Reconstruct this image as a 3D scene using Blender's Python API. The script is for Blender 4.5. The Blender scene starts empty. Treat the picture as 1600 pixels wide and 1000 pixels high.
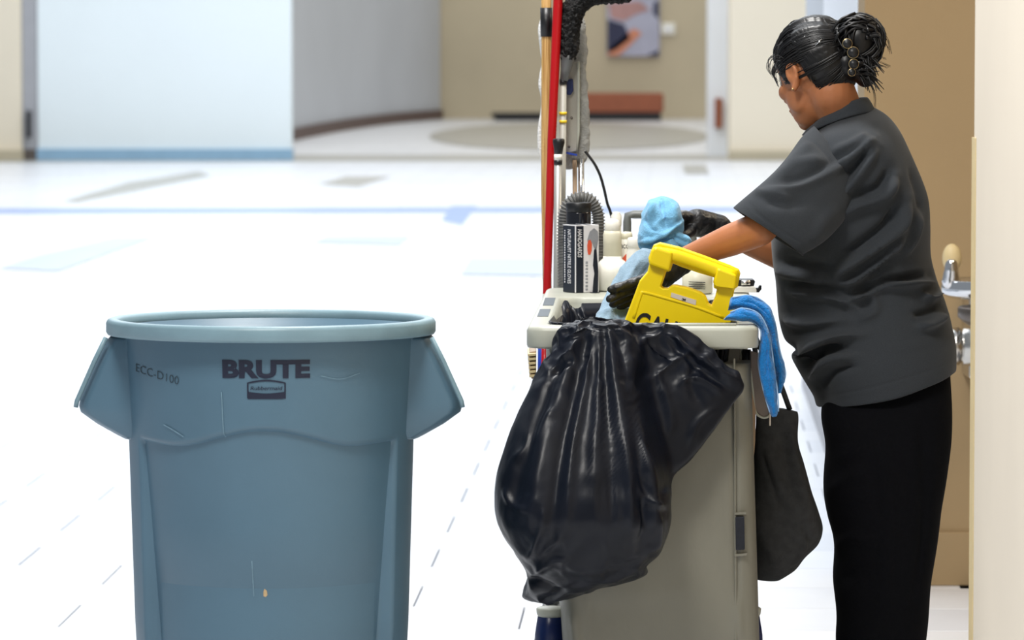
import bpy, bmesh, math, random
import numpy as np
from mathutils import Vector, Matrix, noise
random.seed(7)
scene = bpy.context.scene
COL = scene.collection

# ------------------------------------------------------------------ camera
F = 7000.0                      # focal length in pixels of the 1600 px frame
CAMZ = 1.58
TH = math.atan(460.0 / F)       # downward pitch, horizon at y = 40
CT, ST = math.cos(TH), math.sin(TH)
YAW = 0.0371                    # the corridor runs a touch to the right
cam_d = bpy.data.cameras.new('camera')
cam_d.sensor_width = 36.0
cam_d.lens = 36.0 * F / 1600.0
cam_d.clip_end = 400
cam_d.dof.use_dof = True
cam_d.dof.focus_distance = 9.45
cam_d.dof.aperture_fstop = 8.0
cam = bpy.data.objects.new('camera', cam_d)
cam.location = (0, 0, CAMZ)
cam.rotation_euler = (math.pi / 2 - TH, 0, 0)
COL.objects.link(cam)
scene.camera = cam

# ------------------------------------------------------------------ world, lights, exposure
w = bpy.data.worlds.new('world')
scene.world = w
w.use_nodes = True
w.node_tree.nodes['Background'].inputs[0].default_value = (0.86, 0.93, 1.0, 1)
w.node_tree.nodes['Background'].inputs[1].default_value = 0.29
scene.view_settings.view_transform = 'Standard'
scene.view_settings.look = 'None'
scene.view_settings.exposure = 0.0
scene.view_settings.gamma = 1.0
scene.view_settings.use_curve_mapping = False

def area(name, loc, sx, sy, power, col, rot=(0, 0, 0)):
    l = bpy.data.lights.new(name, 'AREA')
    l.shape = 'RECTANGLE'; l.size = sx; l.size_y = sy
    l.energy = power; l.color = col
    o = bpy.data.objects.new(name, l)
    o.location = loc; o.rotation_euler = rot
    COL.objects.link(o)
    return o
area('hall_skylight', (-1.0, 32.5, 8.0), 12, 37, 3500, (0.90, 0.95, 1.0))
area('far_hall_skylight', (0.0, 64.0, 8.0), 14, 22, 1300, (1.0, 0.96, 0.88))
area('corridor_ceiling_light', (-0.6, 6.9, 3.8), 0.9, 0.9, 125, (1.0, 0.97, 0.92))
area('fold_highlight_lamp', (-0.1, 9.8, 3.8), 0.6, 0.6, 95, (1.0, 0.98, 0.95))  # extra overhead lamp, added to brighten the tops of the shirt folds
area('alcove_ceiling_light', (1.9, 10.9, 2.62), 0.6, 0.6, 16, (1.0, 0.84, 0.62))

# ------------------------------------------------------------------ helpers
def W(px, py, Y):
    """point of the place seen at a pixel, at distance Y down the corridor"""
    u = (px - 800.0) / F; v = (500.0 - py) / F
    t = Y / (CT + v * ST)
    return Vector((u * t, Y, CAMZ + (-ST + v * CT) * t))
def proj(x, y, z):
    dz = z - CAMZ
    f = y * CT - dz * ST
    return 800 + F * x / f, 500 - F * (y * ST + dz * CT) / f
def lin(c):
    c /= 255.0
    return c / 12.92 if c <= 0.04045 else ((c + 0.055) / 1.055) ** 2.4
def rgb(r, g, b): return (lin(r), lin(g), lin(b), 1)
def sstep(a, b, x):
    t = np.clip((np.asarray(x, float) - a) / (b - a), 0, 1)
    return t * t * (3 - 2 * t)

def mat(name, col, rough=0.5, metal=0.0, var=0.0, vscale=8.0, bump=0.0, bscale=60.0, col2=None,
        stretch=(1, 1, 1), spec=0.5, sheen=0.0, coat=0.0, trans=0.0, alpha=1.0, detail=4.0):
    m = bpy.data.materials.new(name)
    m.use_nodes = True
    nt = m.node_tree; n = nt.nodes; L = nt.links
    b = n['Principled BSDF']
    b.inputs['Base Color'].default_value = col
    b.inputs['Roughness'].default_value = rough
    b.inputs['Metallic'].default_value = metal
    b.inputs['Specular IOR Level'].default_value = spec
    b.inputs['Sheen Weight'].default_value = sheen
    b.inputs['Coat Weight'].default_value = coat
    b.inputs['Transmission Weight'].default_value = trans
    b.inputs['Alpha'].default_value = alpha
    tc = n.new('ShaderNodeTexCoord'); mp = n.new('ShaderNodeMapping')
    mp.inputs['Scale'].default_value = stretch
    L.new(tc.outputs['Object'], mp.inputs['Vector'])
    if var > 0 or col2:
        t = n.new('ShaderNodeTexNoise'); t.inputs['Scale'].default_value = vscale
        t.inputs['Detail'].default_value = detail
        L.new(mp.outputs[0], t.inputs['Vector'])
        r = n.new('ShaderNodeValToRGB')
        c2 = col2 or tuple(list(np.clip(np.array(col[:3]) * (1 + var), 0, 1)) + [1])
        c1 = col if col2 else tuple(list(np.array(col[:3]) * (1 - var)) + [1])
        r.color_ramp.elements[0].color = c1; r.color_ramp.elements[0].position = 0.35
        r.color_ramp.elements[1].color = c2; r.color_ramp.elements[1].position = 0.65
        L.new(t.outputs['Fac'], r.inputs[0]); L.new(r.outputs[0], b.inputs['Base Color'])
    if bump > 0:
        t2 = n.new('ShaderNodeTexNoise'); t2.inputs['Scale'].default_value = bscale
        t2.inputs['Detail'].default_value = 3
        L.new(mp.outputs[0], t2.inputs['Vector'])
        bp = n.new('ShaderNodeBump'); bp.inputs['Strength'].default_value = bump
        bp.inputs['Distance'].default_value = 0.01
        L.new(t2.outputs['Fac'], bp.inputs['Height']); L.new(bp.outputs[0], b.inputs['Normal'])
    return m

def tag(o, label=None, cat=None, group=None, kind=None):
    if label: o['label'] = label
    if cat: o['category'] = cat
    if group: o['group'] = group
    if kind: o['kind'] = kind
    return o
def thing(name, loc, label, cat, group=None):
    o = bpy.data.objects.new(name, None)
    o.empty_display_size = 0.1
    o.location = loc
    COL.objects.link(o)
    return tag(o, label, cat, group)
def origin(o):
    v = Vector((0, 0, 0))
    while o is not None:
        v = v + o.location; o = o.parent
    return v
def mesh(name, verts, faces, m, parent=None, smooth=True, base=None):
    """verts in place coordinates; the object's origin is its parent's, or base"""
    verts = np.array([tuple(v) for v in verts], float)
    if parent is not None: off = origin(parent)
    elif base is not None: off = Vector(base)
    else: off = Vector(((verts[:, 0].min() + verts[:, 0].max()) / 2, (verts[:, 1].min() + verts[:, 1].max()) / 2, verts[:, 2].min()))
    me = bpy.data.meshes.new(name)
    me.from_pydata((verts - np.array(off)).tolist(), [], [tuple(f) for f in faces])
    bm = bmesh.new(); bm.from_mesh(me)
    bmesh.ops.recalc_face_normals(bm, faces=bm.faces); bm.to_mesh(me); bm.free()
    if smooth: me.polygons.foreach_set('use_smooth', [True] * len(me.polygons))
    me.materials.append(m)
    o = bpy.data.objects.new(name, me)
    if parent is not None: o.parent = parent
    else: o.location = off
    COL.objects.link(o)
    return o
def getv(o):
    me = o.data; n = len(me.vertices)
    co = np.empty(n * 3); me.vertices.foreach_get('co', co)
    no = np.empty(n * 3); me.vertex_normals.foreach_get('vector', no)
    return co.reshape(-1, 3) + np.array(origin(o)), no.reshape(-1, 3)
def setv(o, co):
    o.data.vertices.foreach_set('co', (co - np.array(origin(o))).ravel()); o.data.update()
def bevel(o, wd=0.004, seg=2, ang=0.6):
    b = o.modifiers.new('bevel', 'BEVEL'); b.width = wd; b.segments = seg
    b.limit_method = 'ANGLE'; b.angle_limit = ang
    return o
def soften(o, it=2, k=0):
    m_ = o.modifiers.new('soft', 'SMOOTH'); m_.factor = 0.5; m_.iterations = it
    if k: subsurf(o, k)
    return o
def subsurf(o, k=1):
    s = o.modifiers.new('subd', 'SUBSURF'); s.levels = k; s.render_levels = k
    return o
def solid(o, t, off=0.0):
    s = o.modifiers.new('thick', 'SOLIDIFY'); s.thickness = t; s.offset = off
    return o

def boxv(c, ax, ay, az):
    """box from centre and three half-extent vectors"""
    c = Vector(c); ax, ay, az = Vector(ax), Vector(ay), Vector(az)
    v = [c + sx * ax + sy * ay + sz * az for sx in (-1, 1) for sy in (-1, 1) for sz in (-1, 1)]
    f = [(0, 1, 3, 2), (4, 6, 7, 5), (0, 4, 5, 1), (2, 3, 7, 6), (0, 2, 6, 4), (1, 5, 7, 3)]
    return v, f
def box(name, lo, hi, m, parent=None, bev=0.0, base=None):
    lo, hi = Vector(lo), Vector(hi); c = (lo + hi) / 2; h = (hi - lo) / 2
    v, f = boxv(c, (h.x, 0, 0), (0, h.y, 0), (0, 0, h.z))
    o = mesh(name, v, f, m, parent, False, base)
    if bev: bevel(o, bev)
    return o
def crom(rows, m):
    """Catmull-Rom resampling of a table of rows"""
    R = np.array(rows, float); K = len(R)
    out = []
    for i in range(m):
        t = i * (K - 1) / (m - 1); k = min(int(t), K - 2); s = t - k
        p1, p2 = R[k], R[k + 1]
        p0 = R[k - 1] if k > 0 else 2 * p1 - p2
        p3 = R[k + 2] if k + 2 < K else 2 * p2 - p1
        out.append(0.5 * (2 * p1 + (p2 - p0) * s + (2 * p0 - 5 * p1 + 4 * p2 - p3) * s * s + (3 * p1 - p0 - 3 * p2 + p3) * s ** 3))
    return np.array(out)
def ringfaces(m, n, cap=True):
    f = []
    for i in range(m - 1):
        for j in range(n):
            f.append((i * n + j, i * n + (j + 1) % n, (i + 1) * n + (j + 1) % n, (i + 1) * n + j))
    if cap:
        f.append(tuple(range(n))[::-1]); f.append(tuple((m - 1) * n + j for j in range(n)))
    return f
def loft(name, rows, m, parent, k=40, n=48, p=1.0, cap=True, base=None, smooth=True):
    """rows: (ax, ay, bx, by, Y, half_depth[, dY]) cross sections between two seen edge points"""
    rows = [tuple(r) + (0.0,) * (7 - len(r)) for r in rows]
    R = crom(rows, k) if k else np.array(rows)
    V = []
    for ax, ay, bx, by, Y, hd, dY in R:
        A = W(ax, ay, Y - dY); B = W(bx, by, Y + dY)
        c = (A + B) / 2; e = (B - A) / 2; hd = max(hd, 1e-4)
        for j in range(n):
            a = 2 * math.pi * j / n
            ca, sa = math.cos(a), math.sin(a)
            ca = math.copysign(abs(ca) ** p, ca); sa = math.copysign(abs(sa) ** p, sa)
            V.append(c + e * ca + Vector((0, -hd * sa, 0)))
    return mesh(name, V, ringfaces(len(R), n, cap), m, parent, smooth, base)
def tube(name, pts, r, m, parent=None, n=12, cap=True, base=None, res=0, smooth=True):
    pts = [Vector(p) for p in pts]
    rs = list(r) if hasattr(r, '__len__') else [r] * len(pts)
    if res:
        T = crom([tuple(p) + (q,) for p, q in zip(pts, rs)], res)
        pts = [Vector(t[:3]) for t in T]; rs = [max(t[3], 1e-4) for t in T]
    V = []; up = None
    for i, p in enumerate(pts):
        d = (pts[min(i + 1, len(pts) - 1)] - pts[max(i - 1, 0)]).normalized()
        if up is None:
            up = d.cross(Vector((0.31, 0.9, 0.2))).normalized()
        up = (up - d * up.dot(d)).normalized(); s = d.cross(up)
        for j in range(n):
            a = 2 * math.pi * j / n
            V.append(p + (up * math.cos(a) + s * math.sin(a)) * rs[i])
    return mesh(name, V, ringfaces(len(pts), n, cap), m, parent, smooth, base)
def lathe(name, prof, c, m, parent=None, n=32, axis=None, base=None, cap=True):
    """prof: (radius, height) from c upwards (or along axis)"""
    c = Vector(c); ax = Vector(axis or (0, 0, 1)).normalized()
    s = ax.orthogonal().normalized(); t = ax.cross(s)
    V = []
    for r, h in prof:
        for j in range(n):
            a = 2 * math.pi * j / n
            V.append(c + ax * h + (s * math.cos(a) + t * math.sin(a)) * max(r, 1e-4))
    return mesh(name, V, ringfaces(len(prof), n, cap), m, parent, True, base)
def prism(name, poly, Y0, Y1, m, parent=None, hole=None, bev=0.0, base=None, lean=None):
    """plate whose front outline is given by points; optional hole with a bridge; depth Y0..Y1"""
    bm = bmesh.new()
    def loop(pts, Y):
        return [bm.verts.new(W(x, y, Y)) for x, y in pts]
    e = []
    for pts in [poly] + (hole or []):
        vs = loop(pts, Y0)
        for i in range(len(vs)): e.append(bm.edges.new((vs[i], vs[(i + 1) % len(vs)])))
    bmesh.ops.triangle_fill(bm, use_beauty=True, use_dissolve=False, edges=e)
    fr = list(bm.faces)
    ext = bmesh.ops.extrude_face_region(bm, geom=fr)
    for v in [g for g in ext['geom'] if isinstance(g, bmesh.types.BMVert)]: v.co.y += (Y1 - Y0)
    bmesh.ops.recalc_face_normals(bm, faces=bm.faces)
    V = [v.co.copy() for v in bm.verts]; bm.verts.index_update()
    Fc = [[v.index for v in f.verts] for f in bm.faces]; bm.free()
    if lean: V = [lean(v) for v in V]
    o = mesh(name, V, Fc, m, parent, False, base)
    if bev: bevel(o, bev, 3, 0.9)
    return o
def folds(o, lines, front=True, jitter=0.0):
    """raise (or sink) ridges along polylines seen on the facing side of a cloth"""
    co, no = getv(o)
    px, py = proj(co[:, 0], co[:, 1], co[:, 2])
    disp = np.zeros(len(co))
    for pts, wd, amp in lines:
        pts = crom(pts, max(2, len(pts) * 5)) if len(pts) > 2 else np.array(pts, float)
        best = np.full(len(co), 1e9); bt = np.zeros(len(co))
        K = len(pts) - 1
        for i in range(K):
            a, b = pts[i], pts[i + 1]; d = b - a; l2 = (d ** 2).sum() + 1e-9
            t = np.clip(((px - a[0]) * d[0] + (py - a[1]) * d[1]) / l2, 0, 1)
            q = np.hypot(px - a[0] - t * d[0], py - a[1] - t * d[1])
            mk = q < best; best[mk] = q[mk]; bt[mk] = (i + t[mk]) / K
        fade = np.clip(np.sin(np.pi * np.clip(bt, 0.04, 0.96)) * 1.6, 0, 1)
        disp += amp * np.exp(-(best / wd) ** 2) * fade
    if front: disp *= sstep(0.0, 0.35, -no[:, 1])
    setv(o, co + no * disp[:, None])
def crumple(o, amp, scale, seed=0.0, stretch=(1, 1, 1), ridge=False):
    co, no = getv(o)
    d = np.empty(len(co))
    for i, c in enumerate(co):
        v = noise.noise((c[0] * scale * stretch[0] + seed, c[1] * scale * stretch[1], c[2] * scale * stretch[2]))
        d[i] = (0.35 - abs(v)) if ridge else v
    setv(o, co + no * (d * amp)[:, None])
def text_mesh(txt, size, bold=0.0, shear=0.0, sx=1.0):
    """flat outline of a word: list of (x, y), faces; x starts at 0, baseline y = 0, cap height = size"""
    cu = bpy.data.curves.new('lettering', 'FONT'); cu.body = txt; cu.size = 1.0
    cu.offset = bold; cu.shear = shear; cu.resolution_u = 4
    ob = bpy.data.objects.new('lettering', cu); COL.objects.link(ob)
    dg = bpy.context.evaluated_depsgraph_get(); dg.update()
    me = bpy.data.meshes.new_from_object(ob.evaluated_get(dg))
    v = np.array([x.co[:2] for x in me.vertices]); f = [tuple(p.vertices) for p in me.polygons]
    bpy.data.objects.remove(ob); bpy.data.curves.remove(cu); bpy.data.meshes.remove(me)
    h = v[:, 1].max() - max(v[:, 1].min(), 0)
    v = v * (size / h); v[:, 0] -= v[:, 0].min(); v[:, 0] *= sx
    return v, f
def text_plane(name, txt, org, xd, yd, size, m, parent, bold=0.0, shear=0.0, width=None, lift=None):
    v, f = text_mesh(txt, size, bold, shear)
    if width: v[:, 0] *= width / v[:, 0].max()
    org, xd, yd = Vector(org), Vector(xd).normalized(), Vector(yd).normalized()
    return mesh(name, [org + xd * a + yd * b for a, b in v], f, m, parent, False)
def blob(name, parts, m, parent, voxel=0.005, smooth=4, fact=0.5):
    """one continuous skin grown round tapered limbs and ellipsoids"""
    bm = bmesh.new()
    for q in parts:
        if q[0] == 'e':                                   # ellipsoid: centre, 3 axes
            _, c, a, b, d = q
            M = Matrix((( a[0], b[0], d[0], c[0]), (a[1], b[1], d[1], c[1]), (a[2], b[2], d[2], c[2]), (0, 0, 0, 1)))
            bmesh.ops.create_uvsphere(bm, u_segments=24, v_segments=16, radius=1, matrix=M)
        else:                                             # chain of (point, radius)
            ch = q[1]
            for p, r in ch:
                bmesh.ops.create_uvsphere(bm, u_segments=16, v_segments=10, radius=r, matrix=Matrix.Translation(p))
            for (p, r), (p2, r2) in zip(ch, ch[1:]):
                d = Vector(p2) - Vector(p); L = d.length
                if L < 1e-5: continue
                M = Matrix.Translation((Vector(p) + Vector(p2)) / 2) @ d.to_track_quat('Z', 'Y').to_matrix().to_4x4()
                bmesh.ops.create_cone(bm, cap_ends=True, segments=16, radius1=r, radius2=r2, depth=L, matrix=M)
    bmesh.ops.recalc_face_normals(bm, faces=bm.faces)
    me = bpy.data.meshes.new(name); bm.to_mesh(me); bm.free()
    ob = bpy.data.objects.new(name, me); COL.objects.link(ob)
    r = ob.modifiers.new('remesh', 'REMESH'); r.mode = 'VOXEL'; r.voxel_size = voxel
    s = ob.modifiers.new('smooth', 'SMOOTH'); s.factor = fact; s.iterations = smooth
    dg = bpy.context.evaluated_depsgraph_get(); dg.update()
    me2 = bpy.data.meshes.new_from_object(ob.evaluated_get(dg))
    v = [x.co.copy() for x in me2.vertices]; f = [tuple(p.vertices) for p in me2.polygons]
    bpy.data.objects.remove(ob); bpy.data.meshes.remove(me); bpy.data.meshes.remove(me2)
    return mesh(name, v, f, m, parent)

# ------------------------------------------------------------------ materials
M = {}
M['beige_wall'] = mat('beige_wall', rgb(196, 184, 158), 0.8, var=0.03, vscale=1.2)
M['cream_wall'] = mat('cream_wall', rgb(238, 226, 204), 0.8, var=0.02, vscale=1.0)
M['white_wall'] = mat('white_wall', rgb(240, 243, 248), 0.6, var=0.015, vscale=1.0)
M['grey_wall'] = mat('grey_wall', rgb(196, 200, 206), 0.8, var=0.03, vscale=0.5)
M['blue_panel'] = mat('blue_panel', rgb(238, 246, 248), 0.45, var=0.015, vscale=0.6)
M['blue_plinth'] = mat('blue_plinth', rgb(150, 186, 212), 0.5, var=0.03)
M['tan_wall'] = mat('tan_wall', rgb(166, 142, 106), 0.85, var=0.02, vscale=3, bump=0.08, bscale=220)
M['near_wall'] = mat('near_wall', rgb(214, 204, 188), 0.75, var=0.02, vscale=2, bump=0.05, bscale=200)
M['guard'] = mat('guard', rgb(214, 194, 148), 0.45, var=0.04, vscale=12)
M['brown_base'] = mat('brown_base', rgb(92, 72, 66), 0.6, var=0.05)
M['grey_metal'] = mat('grey_metal', rgb(170, 170, 174), 0.45, var=0.03)
M['steel'] = mat('steel', rgb(205, 203, 198), 0.22, 1.0, var=0.04, vscale=30, stretch=(1, 1, 12))
M['chrome'] = mat('chrome', rgb(228, 230, 234), 0.08, 1.0, var=0.02)
M['dark_steel'] = mat('dark_steel', rgb(112, 104, 98), 0.38, 0.85, var=0.05, vscale=20)
M['black_plastic'] = mat('black_plastic', rgb(20, 21, 24), 0.4, var=0.15, vscale=20)
M['white_plastic'] = mat('white_plastic', rgb(240, 238, 228), 0.4, var=0.02)
M['cream_plastic'] = mat('cream_plastic', rgb(226, 222, 200), 0.35, var=0.03)
M['brown_leather'] = mat('brown_leather', rgb(150, 84, 56), 0.55, var=0.06)
M['print_lavender'] = mat('print_lavender', rgb(176, 178, 198), 0.6, var=0.06, vscale=4)
M['print_navy'] = mat('print_navy', rgb(44, 48, 78), 0.6, var=0.1, vscale=4)
M['print_orange'] = mat('print_orange', rgb(214, 142, 112), 0.6, var=0.08, vscale=4)
M['print_rose'] = mat('print_rose', rgb(178, 138, 136), 0.6, var=0.1, vscale=5)

# ------------------------------------------------------------------ floor
def floor_mat(name, brick):
    m = mat(name, rgb(236, 238, 243), 0.32, var=0.02, vscale=2.2, spec=0.4)
    nt = m.node_tree; b = nt.nodes['Principled BSDF']
    if brick:
        tc = nt.nodes.new('ShaderNodeTexCoord')
        br = nt.nodes.new('ShaderNodeTexBrick')
        br.inputs['Color1'].default_value = rgb(236, 238, 243); br.inputs['Color2'].default_value = rgb(226, 228, 232)
        br.inputs['Mortar'].default_value = rgb(170, 174, 182); br.inputs['Scale'].default_value = 1.0
        br.inputs['Mortar Size'].default_value = 0.004
        br.inputs['Brick Width'].default_value = 0.607; br.inputs['Row Height'].default_value = 0.448
        nt.links.new(tc.outputs['Object'], br.inputs['Vector'])
        nt.links.new(br.outputs['Color'], b.inputs['Base Color'])
    return m
M['floor'] = floor_mat('floor', True)
M['tile'] = floor_mat('tile', False)
M['tile_b'] = mat('tile_b', rgb(228, 231, 238), 0.32, var=0.03, vscale=2.5, spec=0.4)
M['joint'] = mat('joint', rgb(120, 126, 138), 0.9, var=0.05)
M['inlay_blue'] = mat('inlay_blue', rgb(132, 160, 212), 0.35, var=0.04, vscale=1.5)
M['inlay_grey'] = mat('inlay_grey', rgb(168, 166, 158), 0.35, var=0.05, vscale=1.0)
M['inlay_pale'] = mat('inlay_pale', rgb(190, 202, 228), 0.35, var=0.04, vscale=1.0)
ROT = -math.atan(YAW)
T_U0, T_V0, T_L, T_W = -0.415, 11.67, 0.607, 0.448      # tile grid in corridor coordinates
V_A, V_B = T_V0 - T_W, T_V0 + 24 * T_W
U_A, U_B = T_U0 - 6.25 * T_L, T_U0 + 3.75 * T_L
quads = [(-14, -3, 14, V_A, 0), (-14, V_B, 14, 110, 0), (-14, V_A, U_A, V_B, 0), (U_B, V_A, 14, V_B, 0)]
fv, ff = [], []
for x0, y0, x1, y1, z in quads:
    b0 = len(fv)
    fv += [(x0, y0, z), (x1, y0, z), (x1, y1, z), (x0, y1, z)]; ff.append((b0, b0 + 1, b0 + 2, b0 + 3))
fv2 = fv
floor = mesh('floor', fv2, ff, M['floor'], base=(0, 0, 0), smooth=False)
floor.rotation_euler = (0, 0, ROT)
tag(floor, kind='structure')
bed = mesh('joint_bed', [(U_A, V_A, -0.012), (U_B, V_A, -0.012), (U_B, V_B, -0.012), (U_A, V_B, -0.012)], [(0, 1, 2, 3)], M['joint'], floor, False)
g = 0.0022
tv, tf = [], []
for z, i in ((-0.0115, 0), (-0.0015, 0), (0, 0.0015)):
    tv += [(g + i, g + i, z), (T_L - g - i, g + i, z), (T_L - g - i, T_W - g - i, z), (g + i, T_W - g - i, z)]
tf = [(8, 9, 10, 11)] + [(k * 4 + j, k * 4 + (j + 1) % 4, k * 4 + 4 + (j + 1) % 4, k * 4 + 4 + j) for k in range(2) for j in range(4)]
tile_me = [None, None]
for k in range(25):
    v = V_A + k * T_W
    off = T_U0 if k % 2 == 1 else T_U0 - T_L / 2
    hw = 800.0 / F * (v + 1)
    for i in range(-8, 6):
        u = off + i * T_L
        X = u + YAW * v
        if X + T_L < -hw - 0.3 or X > hw + 0.3 or u < U_A - 0.01 or u + T_L > U_B + 0.01: continue
        if u > 0.56: continue
        s = 1 if random.random() < 0.3 else 0
        if tile_me[s] is None:
            t = mesh('floor_tile', tv, tf, M['tile_b' if s else 'tile'], floor, False)
            tile_me[s] = t.data
        else:
            t = bpy.data.objects.new('floor_tile', tile_me[s]); COL.objects.link(t); t.parent = floor
        t.location = (u, v, 0)
INL = [0.0]
def inlay(name, pts, m):
    """a band let into the far floor; pts are seen corner points on the ground"""
    P = []
    for x, y in pts:
        u = (x - 800) / F; vv = (500 - y) / F
        t = CAMZ / (ST - vv * CT)
        P.append(Vector((u * t, (CT + vv * ST) * t, 0.001 + INL[0])))
    INL[0] += 0.0006
    c, s = math.cos(-ROT), math.sin(-ROT)
    P = [(p.x * c - p.y * s, p.x * s + p.y * c, p.z) for p in P]
    return mesh(name, P, [tuple(range(len(P)))], m, floor, False)
inlay('floor_band', [(-120, 326), (1720, 322), (1720, 331), (-120, 334)], M['inlay_blue'])
inlay('floor_band', [(-120, 243), (1720, 240), (1720, 250), (-120, 254)], M['inlay_grey'])
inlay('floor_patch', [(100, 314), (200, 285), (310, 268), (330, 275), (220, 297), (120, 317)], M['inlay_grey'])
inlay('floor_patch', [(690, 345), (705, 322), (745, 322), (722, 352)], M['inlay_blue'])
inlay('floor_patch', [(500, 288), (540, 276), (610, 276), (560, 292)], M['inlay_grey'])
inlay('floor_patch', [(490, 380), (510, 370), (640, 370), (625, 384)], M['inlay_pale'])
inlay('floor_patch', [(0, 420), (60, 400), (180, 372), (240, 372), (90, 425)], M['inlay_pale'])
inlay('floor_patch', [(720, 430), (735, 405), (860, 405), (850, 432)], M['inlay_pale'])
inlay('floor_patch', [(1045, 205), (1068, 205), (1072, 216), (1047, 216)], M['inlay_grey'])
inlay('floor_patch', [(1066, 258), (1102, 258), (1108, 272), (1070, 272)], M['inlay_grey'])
cv = [(890 + 220 * math.cos(a), 214 + 22 * math.sin(a)) for a in np.linspace(0, 2 * math.pi, 40, endpoint=False)]
inlay('floor_rosette', cv, M['inlay_grey'])

# ------------------------------------------------------------------ walls
def wline(Y): return 0.558 + YAW * Y                     # corridor wall line
def slab(name, pts, z0, z1, m, parent=None, kind='structure', bev=0):
    n = len(pts)
    v = [(x, y, z0) for x, y in pts] + [(x, y, z1) for x, y in pts]
    f = [tuple(range(n))[::-1], tuple(range(n, 2 * n))] + [(i, (i + 1) % n, n + (i + 1) % n, n + i) for i in range(n)]
    o = mesh(name, v, f, m, parent, False)
    if parent is None and kind: tag(o, kind=kind)
    if bev: bevel(o, bev)
    return o
def X(px, Y): return (px - 800) / F * Y
wr = slab('wall_right', [(wline(4.6), 4.6), (wline(8.45), 8.45), (3.6, 8.45), (3.6, 4.6)], 0, 2.9, M['near_wall'])
xg = wline(8.45)
gd = slab('trim_1', [(xg - 0.004, 8.39), (xg - 0.004, 8.456), (xg + 0.05, 8.456), (xg + 0.05, 8.448), (xg + 0.003, 8.448), (xg + 0.003, 8.39)], 0.0, 1.37, M['guard'])
wa = slab('wall_alcove', [(X(1350, 12.6), 12.6), (3.6, 12.6), (3.6, 12.85), (X(1350, 12.6), 12.85)], 0, 2.7, M['tan_wall'])
slab('baseboard_alcove', [(X(1351, 12.58), 12.585), (3.55, 12.585), (3.55, 12.6), (X(1351, 12.58), 12.6)], 0.0, 0.152, M['tan_wall'], bev=0.004)
slab('wall_alcove_side', [(3.6, 8.4), (3.8, 8.4), (3.8, 12.85), (3.6, 12.85)], 0, 2.7, M['tan_wall'])
slab('ceiling_alcove', [(wline(8.45), 8.45), (3.6, 8.45), (3.6, 12.85), (wline(12.8), 12.85)], 2.7, 2.8, M['cream_wall'])
slab('wall_corridor', [(wline(12.86), 12.86), (wline(17.3), 17.3), (wline(17.3) + 0.25, 17.3), (wline(12.86) + 0.25, 12.86)], 0, 3.2, M['white_wall'])
slab('wall_corridor_end', [(wline(17.3), 17.3), (wline(19.7), 19.7), (wline(19.7) + 0.25, 19.7), (wline(17.3) + 0.25, 17.3)], 0, 3.2, M['grey_wall'])
slab('baseboard_corridor', [(wline(12.86) - 0.012, 12.86), (wline(19.7) - 0.012, 19.7), (wline(19.7) - 0.001, 19.7), (wline(12.86) - 0.001, 12.86)], 0, 0.1, M['grey_metal'])
# far end of the hall
slab('wall_far_right', [(X(1140, 52.7), 52.7), (9, 52.7), (9, 53.2), (X(1140, 52.7), 53.2)], 0, 4.2, M['cream_wall'])
slab('baseboard_far_right', [(X(1139, 52.6), 52.62), (9, 52.62), (9, 52.7), (X(1139, 52.6), 52.7)], 0, 0.11, M['beige_wall'])
slab('pillar_white', [(X(1106, 54.5), 54.5), (X(1142, 54.5), 54.5), (X(1142, 54.5), 54.9), (X(1106, 54.5), 54.9)], 0, 4.2, M['white_wall'])
slab('wall_back', [(X(640, 76), 76), (6, 76), (6, 76.4), (X(640, 76), 76.4)], 0, 4.2, M['beige_wall'])
pts = crom([(X(430, 59), 59.0), (X(458, 62), 62.0), (X(530, 67), 67.5), (X(610, 72), 72.5), (X(688, 75.9), 75.9)], 14)
curve_pts = [tuple(q) for q in pts] + [(q[0] - 0.5, q[1] + 0.6) for q in pts[::-1]]
slab('wall_curved', curve_pts, 0, 4.2, M['grey_wall'])
slab('baseboard_curved', [(q[0] + .05, q[1] - .06) for q in pts] + [(q[0] - 0.02, q[1]+.04) for q in pts[::-1]], 0, 0.16, M['brown_base'])
pn = slab('wall_panel', [(X(60, 52.7), 52.7), (X(456, 52.7), 52.7), (X(456, 52.7), 53.0), (X(60, 52.7), 53.0)], 0.135, 4.0, M['blue_panel'])
slab('trim_2', [(X(58, 52.7), 52.66), (X(457, 52.7), 52.66), (X(457, 52.7), 53.02), (X(58, 52.7), 53.02)], 0, 0.135, M['blue_plinth'])
slab('wall_left', [(X(-420, 52.7), 52.7), (X(35, 52.7), 52.7), (X(35, 52.7), 53.2), (X(-420, 52.7), 53.2)], 0, 4.2, M['cream_wall'])
slab('baseboard_left', [(X(-420, 52.6), 52.6), (X(36, 52.6), 52.6), (X(36, 52.6), 52.7), (X(-420, 52.6), 52.7)], 0, 0.12, M['beige_wall'])
jm = slab('door_1', [(X(36, 52.7), 52.72), (X(59, 52.7), 52.72), (X(59, 52.7), 52.9), (X(36, 52.7), 52.9)], 0, 4.0, M['grey_metal'])
h = W(45, 194, 52.65)
box('door_handle', (h.x - 0.025, 52.62, h.z - 0.16), (h.x + 0.025, 52.72, h.z + 0.16), M['black_plastic'], jm, 0.01)
box('kick_plate', (X(36, 52.7), 52.70, 0), (X(59, 52.7), 52.72, 0.13), M['dark_steel'], jm)

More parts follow.
